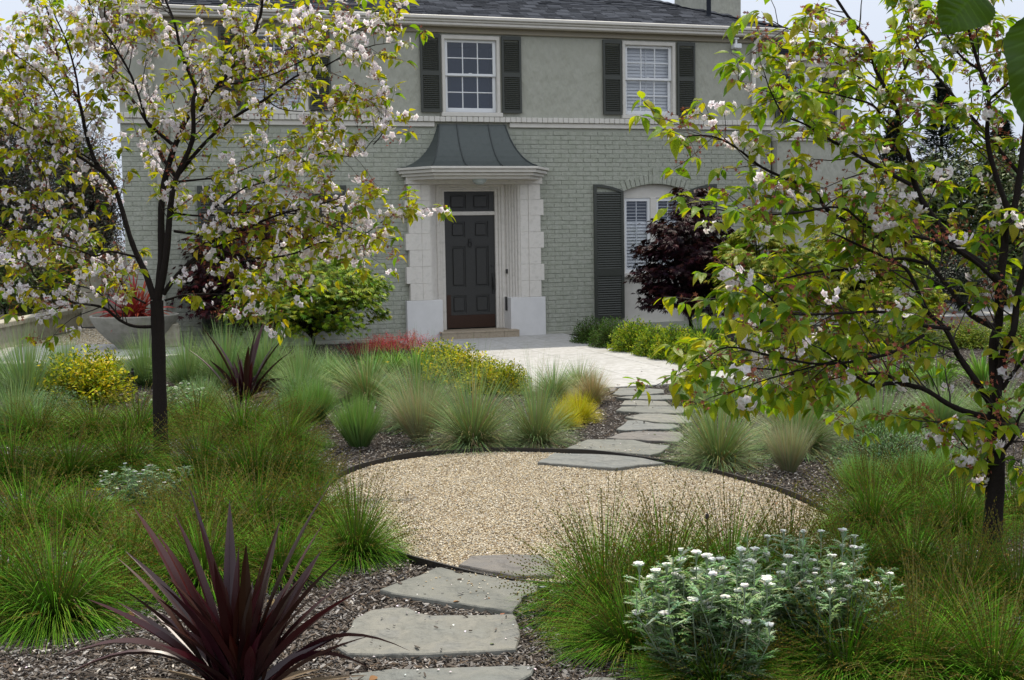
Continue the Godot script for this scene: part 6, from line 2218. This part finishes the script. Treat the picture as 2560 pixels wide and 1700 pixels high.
func build_trees() -> void:
	maple("purple_maple", "dark purple maple in front of the arched window on the right", Vector3(3.021, 0, -20.58), 2.536, 0.826, 0.6, 130, 62, 0.095, [Color(0.026, 0.012, 0.016), Color(0.034, 0.013, 0.018), Color(0.02, 0.011, 0.015), Color(0.06, 0.02, 0.022)], 0.035)
	maple("purple_maple", "dark purple maple half hidden behind the left cherry, against the house", Vector3(-4.317, 0, -20.736), 2.407, 1.227, 0.5, 150, 75, 0.095, [Color(0.035, 0.014, 0.018), Color(0.05, 0.016, 0.02), Color(0.025, 0.012, 0.016), Color(0.09, 0.025, 0.025)], 0.035)
	maple("green_maple", "fresh green laceleaf maple with a thin dark trunk left of the coral bells", Vector3(-2.931, 0, -17.779), 1.767, 1.021, 0.6, 100, 75, 0.078, [Color(0.22, 0.32, 0.02), Color(0.32, 0.38, 0.025), Color(0.12, 0.2, 0.02), Color(0.07, 0.12, 0.015)], 0.026)
	maple("yellow_green_maple", "yellow-green maple behind the right cherry beside the purple one", Vector3(3.949, 0, -19.174), 2.193, 0.674, 0.6, 90, 90, 0.08, [Color(0.25, 0.3, 0.03), Color(0.34, 0.36, 0.035), Color(0.15, 0.2, 0.025)], 0.03)
	maple("yellow_green_maple", "yellow-green small tree further right behind the right cherry", Vector3(5.482, 0, -18.885), 2.16, 1.016, 0.6, 90, 90, 0.085, [Color(0.28, 0.32, 0.035), Color(0.38, 0.39, 0.04), Color(0.16, 0.21, 0.03)], 0.03)
	var dl := [
		[PackedVector3Array([Vector3(-2.859, 0, -9.724), Vector3(-2.866, 0.415, -9.76), Vector3(-2.869, 0.891, -9.8), Vector3(-2.874, 1.172, -9.824), Vector3(-2.878, 1.34, -9.838)]), 0.059, 0.053],
		[PackedVector3Array([Vector3(-2.878, 1.333, -9.837), Vector3(-2.846, 1.663, -9.895), Vector3(-2.85, 2.085, -9.969), Vector3(-2.81, 2.368, -10.019), Vector3(-2.72, 2.652, -10.07), Vector3(-2.636, 2.851, -10.106), Vector3(-2.468, 3.021, -10.142), Vector3(-2.256, 3.249, -10.19), Vector3(-2.114, 3.508, -10.238), Vector3(-2.042, 3.711, -10.274), Vector3(-2.028, 3.886, -10.304)]), 0.034, 0.01],
		[PackedVector3Array([Vector3(-2.871, 1.333, -9.837), Vector3(-2.786, 1.663, -9.832), Vector3(-2.725, 2.08, -9.825), Vector3(-2.673, 2.314, -9.821), Vector3(-2.554, 2.628, -9.814), Vector3(-2.521, 2.901, -9.809), Vector3(-2.508, 3.037, -9.807), Vector3(-2.567, 3.268, -9.802), Vector3(-2.623, 3.539, -9.796), Vector3(-2.723, 3.741, -9.79)]), 0.032, 0.008],
		[PackedVector3Array([Vector3(-2.692, 2.347, -9.923), Vector3(-2.536, 2.523, -9.89), Vector3(-2.369, 2.67, -9.858), Vector3(-2.189, 2.801, -9.824), Vector3(-1.939, 2.942, -9.777), Vector3(-1.677, 3.108, -9.727), Vector3(-1.464, 3.166, -9.686), Vector3(-1.251, 3.264, -9.645), Vector3(-1.041, 3.32, -9.604)]), 0.019, 0.004],
		[PackedVector3Array([Vector3(-2.581, 2.987, -10.078), Vector3(-2.462, 3.018, -10.12), Vector3(-2.292, 3.196, -10.213), Vector3(-1.98, 3.321, -10.33), Vector3(-1.759, 3.46, -10.422), Vector3(-1.606, 3.615, -10.5), Vector3(-1.507, 3.648, -10.535)]), 0.011, 0.003],
		[PackedVector3Array([Vector3(-2.501, 2.862, -9.967), Vector3(-2.334, 3.044, -9.889), Vector3(-2.107, 3.058, -9.808), Vector3(-1.808, 3.12, -9.7), Vector3(-1.369, 3.288, -9.533), Vector3(-1.043, 3.419, -9.404), Vector3(-0.81, 3.425, -9.312)]), 0.011, 0.002],
		[PackedVector3Array([Vector3(-2.713, 2.347, -9.923), Vector3(-2.829, 2.507, -9.983), Vector3(-2.927, 2.724, -10.058), Vector3(-3.101, 2.961, -10.146), Vector3(-3.275, 3.187, -10.231), Vector3(-3.361, 3.397, -10.301), Vector3(-3.389, 3.623, -10.373), Vector3(-3.39, 3.881, -10.454)]), 0.018, 0.006],
		[PackedVector3Array([Vector3(-2.758, 2.608, -10.045), Vector3(-2.919, 2.784, -9.945), Vector3(-2.935, 2.864, -9.914), Vector3(-3.014, 3.127, -9.804), Vector3(-3.125, 3.406, -9.676), Vector3(-3.183, 3.518, -9.62), Vector3(-3.239, 3.701, -9.536)]), 0.016, 0.005],
		[PackedVector3Array([Vector3(-2.899, 1.354, -9.839), Vector3(-2.952, 1.536, -9.876), Vector3(-3.025, 1.678, -9.906), Vector3(-3.107, 1.862, -9.945), Vector3(-3.25, 2.263, -10.027), Vector3(-3.384, 2.48, -10.073), Vector3(-3.475, 2.725, -10.123), Vector3(-3.545, 2.957, -10.17), Vector3(-3.629, 3.133, -10.206), Vector3(-3.721, 3.353, -10.251), Vector3(-3.814, 3.618, -10.304), Vector3(-3.864, 3.869, -10.353)]), 0.029, 0.007],
		[PackedVector3Array([Vector3(-3.53, 2.938, -10.124), Vector3(-3.516, 3.151, -10.033), Vector3(-3.549, 3.423, -9.907), Vector3(-3.578, 3.6, -9.822), Vector3(-3.608, 3.76, -9.741)]), 0.011, 0.004],
		[PackedVector3Array([Vector3(-3.588, 3.427, -10.014), Vector3(-3.523, 3.548, -10.085), Vector3(-3.444, 3.671, -10.16), Vector3(-3.382, 3.841, -10.25)]), 0.007, 0.002],
		[PackedVector3Array([Vector3(-3.315, 2.391, -10.027), Vector3(-3.358, 2.432, -9.99), Vector3(-3.488, 2.512, -9.889), Vector3(-3.603, 2.59, -9.795), Vector3(-3.757, 2.677, -9.669), Vector3(-3.884, 2.764, -9.557), Vector3(-3.988, 2.836, -9.463)]), 0.016, 0.005],
		[PackedVector3Array([Vector3(-3.635, 2.608, -9.845), Vector3(-3.762, 2.756, -9.942), Vector3(-3.855, 2.876, -10.017), Vector3(-4.032, 3.135, -10.172), Vector3(-4.207, 3.37, -10.312), Vector3(-4.332, 3.576, -10.428)]), 0.01, 0.003],
		[PackedVector3Array([Vector3(-3.337, 2.456, -9.932), Vector3(-3.572, 2.597, -10.097), Vector3(-3.804, 2.802, -10.286), Vector3(-4.013, 2.935, -10.429), Vector3(-4.278, 3.044, -10.586), Vector3(-4.468, 3.088, -10.688)]), 0.009, 0.002],
		[PackedVector3Array([Vector3(-3.763, 3.03, -10.282), Vector3(-3.777, 3.16, -10.071), Vector3(-3.827, 3.233, -9.883), Vector3(-3.867, 3.313, -9.684), Vector3(-3.899, 3.379, -9.509)]), 0.007, 0.002],
		[PackedVector3Array([Vector3(-2.91, 1.13, -9.82), Vector3(-3.043, 1.144, -9.751), Vector3(-3.134, 1.212, -9.699), Vector3(-3.234, 1.308, -9.636), Vector3(-3.384, 1.325, -9.555), Vector3(-3.473, 1.367, -9.505), Vector3(-3.568, 1.453, -9.443), Vector3(-3.667, 1.578, -9.368), Vector3(-3.713, 1.66, -9.325), Vector3(-3.806, 1.715, -9.267)]), 0.015, 0.004],
		[PackedVector3Array([Vector3(-3.143, 1.211, -9.727), Vector3(-3.337, 1.402, -9.874), Vector3(-3.438, 1.444, -9.927), Vector3(-3.641, 1.501, -10.025), Vector3(-3.901, 1.602, -10.156), Vector3(-4.13, 1.69, -10.269)]), 0.008, 0.002],
		[PackedVector3Array([Vector3(-2.985, 1.318, -9.886), Vector3(-3.15, 1.422, -9.998), Vector3(-3.333, 1.592, -10.144), Vector3(-3.477, 1.694, -10.243), Vector3(-3.672, 1.755, -10.348), Vector3(-3.941, 1.773, -10.477)]), 0.01, 0.003],
		[PackedVector3Array([Vector3(-3.027, 1.693, -9.868), Vector3(-3.21, 1.732, -9.789), Vector3(-3.331, 1.7, -9.731), Vector3(-3.495, 1.773, -9.657), Vector3(-3.692, 1.817, -9.568), Vector3(-3.886, 1.835, -9.478)]), 0.01, 0.003],
		[PackedVector3Array([Vector3(-3.636, 1.969, -9.69), Vector3(-3.668, 2.105, -9.648), Vector3(-3.651, 2.293, -9.593), Vector3(-3.691, 2.452, -9.541), Vector3(-3.727, 2.544, -9.509), Vector3(-3.723, 2.725, -9.453)]), 0.008, 0.002],
		[PackedVector3Array([Vector3(-3.568, 1.912, -9.686), Vector3(-3.71, 2.04, -9.786), Vector3(-3.951, 2.173, -9.92), Vector3(-4.186, 2.351, -10.066), Vector3(-4.295, 2.427, -10.131)]), 0.007, 0.002],
		[PackedVector3Array([Vector3(-2.821, 1.395, -9.842), Vector3(-2.706, 1.521, -9.803), Vector3(-2.595, 1.617, -9.767), Vector3(-2.486, 1.699, -9.733), Vector3(-2.344, 1.835, -9.685), Vector3(-2.107, 1.887, -9.616), Vector3(-1.813, 1.99, -9.53), Vector3(-1.598, 2.039, -9.465), Vector3(-1.385, 2.1, -9.4)]), 0.021, 0.005],
		[PackedVector3Array([Vector3(-2.686, 2.298, -9.919), Vector3(-2.507, 2.307, -10.02), Vector3(-2.344, 2.351, -10.117), Vector3(-2.085, 2.47, -10.276), Vector3(-1.819, 2.578, -10.433), Vector3(-1.613, 2.672, -10.553)]), 0.01, 0.002],
		[PackedVector3Array([Vector3(-2.746, 2.047, -9.898), Vector3(-2.488, 2.019, -9.788), Vector3(-2.104, 2.035, -9.627), Vector3(-1.66, 2.026, -9.432), Vector3(-1.373, 1.965, -9.295), Vector3(-1.163, 1.869, -9.18)]), 0.01, 0.003],
		[PackedVector3Array([Vector3(-2.728, 1.899, -9.885), Vector3(-2.435, 1.838, -9.829), Vector3(-2.29, 1.725, -9.787), Vector3(-2.001, 1.665, -9.731), Vector3(-1.714, 1.702, -9.684), Vector3(-1.5, 1.781, -9.65), Vector3(-1.289, 1.751, -9.609), Vector3(-1.079, 1.775, -9.574)]), 0.012, 0.003],
		[PackedVector3Array([Vector3(-2.815, 1.339, -9.838), Vector3(-2.665, 1.383, -9.889), Vector3(-2.481, 1.377, -9.944), Vector3(-2.214, 1.376, -10.023), Vector3(-1.998, 1.37, -10.085), Vector3(-1.805, 1.393, -10.143)]), 0.01, 0.003],
		[PackedVector3Array([Vector3(-2.366, 2.071, -9.699), Vector3(-2.249, 2.136, -9.68), Vector3(-2.075, 2.228, -9.652), Vector3(-1.889, 2.291, -9.621), Vector3(-1.604, 2.419, -9.574), Vector3(-1.394, 2.466, -9.538), Vector3(-1.187, 2.447, -9.498), Vector3(-1.047, 2.549, -9.473), Vector3(-0.921, 2.677, -9.449)]), 0.009, 0.002],
		[PackedVector3Array([Vector3(-1.653, 2.025, -9.394), Vector3(-1.384, 1.913, -9.356), Vector3(-1.156, 1.83, -9.326), Vector3(-0.979, 1.933, -9.314), Vector3(-0.831, 2.009, -9.304), Vector3(-0.711, 2.02, -9.293)]), 0.006, 0.002],
		[PackedVector3Array([Vector3(-1.613, 2.422, -9.628), Vector3(-1.42, 2.562, -9.731), Vector3(-1.385, 2.746, -9.815), Vector3(-1.417, 2.861, -9.866)]), 0.006, 0.002],
		[PackedVector3Array([Vector3(-1.044, 2.533, -9.437), Vector3(-0.975, 2.625, -9.445), Vector3(-0.939, 2.771, -9.457), Vector3(-0.931, 2.864, -9.465)]), 0.005, 0.002],
		[PackedVector3Array([Vector3(-2.539, 1.633, -9.662), Vector3(-2.35, 1.78, -9.759), Vector3(-2.026, 1.858, -9.882), Vector3(-1.695, 1.796, -9.991), Vector3(-1.425, 1.719, -10.078), Vector3(-1.149, 1.656, -10.166)]), 0.008, 0.002],
		[PackedVector3Array([Vector3(-1.938, 2.942, -9.773), Vector3(-1.818, 2.851, -9.703), Vector3(-1.641, 2.813, -9.624), Vector3(-1.437, 2.827, -9.537), Vector3(-1.265, 2.843, -9.463)]), 0.006, 0.002],
	]
	cherry("flowering cherry on the left with many white blossoms, its trunk rising from sedges", Vector3(-2.859, 0, -9.724), dl, {"bare": 0.16, "gap": 0.063, "twig": 1.65, "leaf": 0.088, "p_leaf": 0.25, "p_flower": 0.17, "p_spent": 0.24, "flower_size": 1.3,
		"tints": [[Color(0.5, 0.56, 0.04), Color(0.58, 0.57, 0.045)], [Color(0.36, 0.5, 0.04), Color(0.5, 0.55, 0.045)], [Color(0.62, 0.58, 0.05), Color(0.64, 0.5, 0.05)], [Color(0.2, 0.39, 0.04), Color(0.26, 0.42, 0.04)], [Color(0.52, 0.55, 0.04), Color(0.5, 0.53, 0.04)]]})
	var dr := [
		[PackedVector3Array([Vector3(2.517, 0, -6.32), Vector3(2.53, 0.193, -6.337), Vector3(2.548, 0.413, -6.355), Vector3(2.556, 0.624, -6.373), Vector3(2.559, 0.679, -6.378), Vector3(2.564, 0.835, -6.391)]), 0.05, 0.046],
		[PackedVector3Array([Vector3(2.564, 0.831, -6.391), Vector3(2.567, 0.998, -6.424), Vector3(2.581, 1.18, -6.46), Vector3(2.594, 1.309, -6.485), Vector3(2.624, 1.502, -6.523), Vector3(2.654, 1.687, -6.56), Vector3(2.672, 1.818, -6.585), Vector3(2.725, 1.911, -6.605), Vector3(2.778, 2.146, -6.651), Vector3(2.821, 2.382, -6.697), Vector3(2.855, 2.621, -6.743)]), 0.03, 0.014],
		[PackedVector3Array([Vector3(2.568, 0.831, -6.391), Vector3(2.586, 0.957, -6.382), Vector3(2.596, 1.142, -6.369), Vector3(2.625, 1.28, -6.358), Vector3(2.662, 1.463, -6.344), Vector3(2.691, 1.598, -6.334), Vector3(2.736, 1.769, -6.32)]), 0.026, 0.012],
		[PackedVector3Array([Vector3(2.559, 0.835, -6.391), Vector3(2.511, 0.908, -6.375), Vector3(2.435, 1.028, -6.35), Vector3(2.35, 1.142, -6.324), Vector3(2.308, 1.198, -6.31), Vector3(2.245, 1.292, -6.289), Vector3(2.146, 1.367, -6.264), Vector3(2.04, 1.568, -6.22), Vector3(1.961, 1.641, -6.198), Vector3(1.779, 1.732, -6.153), Vector3(1.656, 1.795, -6.121)]), 0.022, 0.005],
		[PackedVector3Array([Vector3(2.545, 0.799, -6.388), Vector3(2.473, 0.812, -6.369), Vector3(2.391, 0.849, -6.348), Vector3(2.259, 0.907, -6.314), Vector3(2.118, 0.978, -6.276), Vector3(1.96, 1, -6.234), Vector3(1.862, 1.009, -6.207), Vector3(1.764, 1.077, -6.178), Vector3(1.658, 1.153, -6.147), Vector3(1.572, 1.21, -6.122)]), 0.02, 0.005],
		[PackedVector3Array([Vector3(2.109, 0.979, -6.303), Vector3(1.958, 1.042, -6.374), Vector3(1.818, 1.048, -6.43), Vector3(1.649, 1.053, -6.495), Vector3(1.494, 1.03, -6.551), Vector3(1.434, 1.057, -6.578), Vector3(1.231, 1.062, -6.653), Vector3(1.067, 1.039, -6.709)]), 0.011, 0.003],
		[PackedVector3Array([Vector3(2.571, 1.276, -6.428), Vector3(2.467, 1.352, -6.497), Vector3(2.391, 1.475, -6.574), Vector3(2.281, 1.625, -6.67), Vector3(2.189, 1.731, -6.741), Vector3(2.176, 1.837, -6.794), Vector3(2.182, 1.945, -6.845), Vector3(2.157, 2.044, -6.895)]), 0.017, 0.006],
		[PackedVector3Array([Vector3(2.585, 1.524, -6.449), Vector3(2.459, 1.618, -6.436), Vector3(2.343, 1.712, -6.424), Vector3(2.304, 1.767, -6.419), Vector3(2.187, 1.915, -6.405), Vector3(2.11, 2.034, -6.395), Vector3(2.078, 2.187, -6.386), Vector3(2.038, 2.294, -6.378), Vector3(2.008, 2.418, -6.37), Vector3(1.911, 2.63, -6.354), Vector3(1.836, 2.753, -6.344), Vector3(1.779, 2.866, -6.335), Vector3(1.695, 2.996, -6.323)]), 0.022, 0.007],
		[PackedVector3Array([Vector3(2.086, 2.296, -6.414), Vector3(1.978, 2.365, -6.361), Vector3(1.862, 2.432, -6.303), Vector3(1.748, 2.489, -6.248), Vector3(1.588, 2.491, -6.174), Vector3(1.431, 2.477, -6.098), Vector3(1.286, 2.454, -6.026)]), 0.009, 0.002],
		[PackedVector3Array([Vector3(2.026, 2.478, -6.43), Vector3(2.079, 2.586, -6.513), Vector3(2.173, 2.747, -6.638), Vector3(2.287, 2.843, -6.729), Vector3(2.406, 2.88, -6.8), Vector3(2.526, 2.889, -6.866)]), 0.009, 0.003],
		[PackedVector3Array([Vector3(2.058, 2.039, -6.292), Vector3(1.856, 2.135, -6.217), Vector3(1.688, 2.229, -6.151), Vector3(1.562, 2.271, -6.104), Vector3(1.466, 2.337, -6.063), Vector3(1.334, 2.385, -6.011), Vector3(1.257, 2.473, -5.969), Vector3(1.225, 2.56, -5.935)]), 0.012, 0.002],
		[PackedVector3Array([Vector3(2.026, 1.736, -6.467), Vector3(1.679, 1.887, -6.342), Vector3(1.547, 2.003, -6.284), Vector3(1.42, 2.065, -6.235), Vector3(1.276, 2.126, -6.18), Vector3(1.133, 2.228, -6.118), Vector3(1.004, 2.269, -6.066), Vector3(0.894, 2.275, -6.023), Vector3(0.867, 2.283, -6.012)]), 0.013, 0.002],
		[PackedVector3Array([Vector3(2.688, 1.892, -6.581), Vector3(2.602, 2.097, -6.562), Vector3(2.565, 2.281, -6.546), Vector3(2.545, 2.48, -6.529), Vector3(2.49, 2.66, -6.512), Vector3(2.445, 2.821, -6.497), Vector3(2.384, 2.945, -6.483), Vector3(2.362, 3.024, -6.476)]), 0.017, 0.006],
		[PackedVector3Array([Vector3(2.555, 2.489, -6.531), Vector3(2.625, 2.579, -6.457), Vector3(2.679, 2.608, -6.413), Vector3(2.712, 2.704, -6.348)]), 0.009, 0.004],
		[PackedVector3Array([Vector3(2.251, 1.296, -6.229), Vector3(2.071, 1.339, -6.174), Vector3(1.875, 1.399, -6.112), Vector3(1.634, 1.404, -6.032), Vector3(1.353, 1.402, -5.936), Vector3(1.26, 1.482, -5.9), Vector3(1.124, 1.562, -5.85)]), 0.011, 0.003],
		[PackedVector3Array([Vector3(2.243, 1.619, -6.558), Vector3(2.084, 1.66, -6.5), Vector3(1.823, 1.612, -6.396), Vector3(1.57, 1.6, -6.297), Vector3(1.323, 1.554, -6.192), Vector3(1.129, 1.483, -6.1), Vector3(0.997, 1.462, -6.043)]), 0.01, 0.003],
		[PackedVector3Array([Vector3(2.082, 1.272, -6.127), Vector3(1.869, 1.191, -6.087), Vector3(1.55, 1.149, -6.038), Vector3(1.283, 1.192, -6.002), Vector3(1.062, 1.258, -5.974), Vector3(0.911, 1.17, -5.94), Vector3(0.779, 1.106, -5.912)]), 0.01, 0.002],
		[PackedVector3Array([Vector3(2.509, 1.556, -6.352), Vector3(2.328, 1.677, -6.285), Vector3(2.124, 1.743, -6.214), Vector3(1.826, 1.818, -6.109), Vector3(1.631, 1.924, -6.033), Vector3(1.396, 1.909, -5.942), Vector3(1.166, 1.907, -5.851), Vector3(0.988, 1.913, -5.78)]), 0.011, 0.003],
		[PackedVector3Array([Vector3(2.113, 2.201, -6.607), Vector3(1.961, 2.306, -6.732), Vector3(1.803, 2.414, -6.857), Vector3(1.686, 2.564, -6.976), Vector3(1.654, 2.68, -7.049)]), 0.007, 0.002],
		[PackedVector3Array([Vector3(1.933, 2.711, -6.55), Vector3(1.724, 2.763, -6.395), Vector3(1.558, 2.798, -6.267), Vector3(1.397, 2.823, -6.142), Vector3(1.293, 2.835, -6.058)]), 0.008, 0.002],
		[PackedVector3Array([Vector3(2.008, 2.478, -6.43), Vector3(1.894, 2.646, -6.671), Vector3(1.795, 2.745, -6.834), Vector3(1.7, 2.783, -6.957)]), 0.007, 0.002],
		[PackedVector3Array([Vector3(2.789, 2.101, -6.699), Vector3(2.67, 2.341, -6.84), Vector3(2.521, 2.549, -6.972), Vector3(2.413, 2.772, -7.095), Vector3(2.347, 2.988, -7.204), Vector3(2.322, 3.173, -7.291)]), 0.012, 0.004],
		[PackedVector3Array([Vector3(2.503, 2.646, -6.544), Vector3(2.402, 2.755, -6.65), Vector3(2.353, 2.963, -6.788), Vector3(2.289, 3.095, -6.883)]), 0.008, 0.003],
		[PackedVector3Array([Vector3(2.594, 0.954, -6.401), Vector3(2.659, 1.08, -6.343), Vector3(2.716, 1.193, -6.29), Vector3(2.804, 1.287, -6.229)]), 0.013, 0.005],
		[PackedVector3Array([Vector3(2.541, 0.569, -6.369), Vector3(2.583, 0.736, -6.254), Vector3(2.606, 0.837, -6.183), Vector3(2.639, 0.946, -6.099)]), 0.012, 0.004],
		[PackedVector3Array([Vector3(2.559, 0.559, -6.368), Vector3(2.434, 0.623, -6.284), Vector3(2.331, 0.703, -6.205), Vector3(2.18, 0.814, -6.089), Vector3(2.041, 0.866, -5.992)]), 0.006, 0.002],
		[PackedVector3Array([Vector3(2.548, 0.468, -6.36), Vector3(2.465, 0.47, -6.31), Vector3(2.392, 0.518, -6.264)]), 0.005, 0.002],
		[PackedVector3Array([Vector3(2.55, 0.578, -6.369), Vector3(2.605, 0.612, -6.28), Vector3(2.658, 0.586, -6.169)]), 0.006, 0.002],
		[PackedVector3Array([Vector3(2.114, 1.357, -6.736), Vector3(1.934, 1.241, -6.776), Vector3(1.704, 1.222, -6.828), Vector3(1.471, 1.241, -6.883), Vector3(1.283, 1.3, -6.932)]), 0.007, 0.002],
		[PackedVector3Array([Vector3(1.65, 1.156, -6.117), Vector3(1.516, 1.119, -6.075), Vector3(1.283, 1.07, -6.002), Vector3(1.099, 1.028, -5.943), Vector3(0.973, 1.01, -5.904)]), 0.006, 0.002],
		[PackedVector3Array([Vector3(1.745, 1.085, -6.111), Vector3(1.578, 1.013, -6.214), Vector3(1.437, 0.941, -6.3)]), 0.005, 0.002],
	]
	cherry("leafier flowering cherry on the right with few blossoms, its trunk near the right edge", Vector3(2.517, 0, -6.32), dr, {"bare": 0.14, "gap": 0.063, "twig": 1.2, "leaf": 0.092, "p_leaf": 0.34, "p_flower": 0.06, "p_spent": 0.22, "flower_size": 1.1,
		"tints": [[Color(0.4, 0.56, 0.045), Color(0.52, 0.57, 0.05)], [Color(0.24, 0.45, 0.05), Color(0.32, 0.49, 0.05)], [Color(0.54, 0.57, 0.055), Color(0.58, 0.54, 0.055)], [Color(0.18, 0.37, 0.06), Color(0.22, 0.39, 0.06)], [Color(0.32, 0.5, 0.045), Color(0.46, 0.53, 0.05)]]})
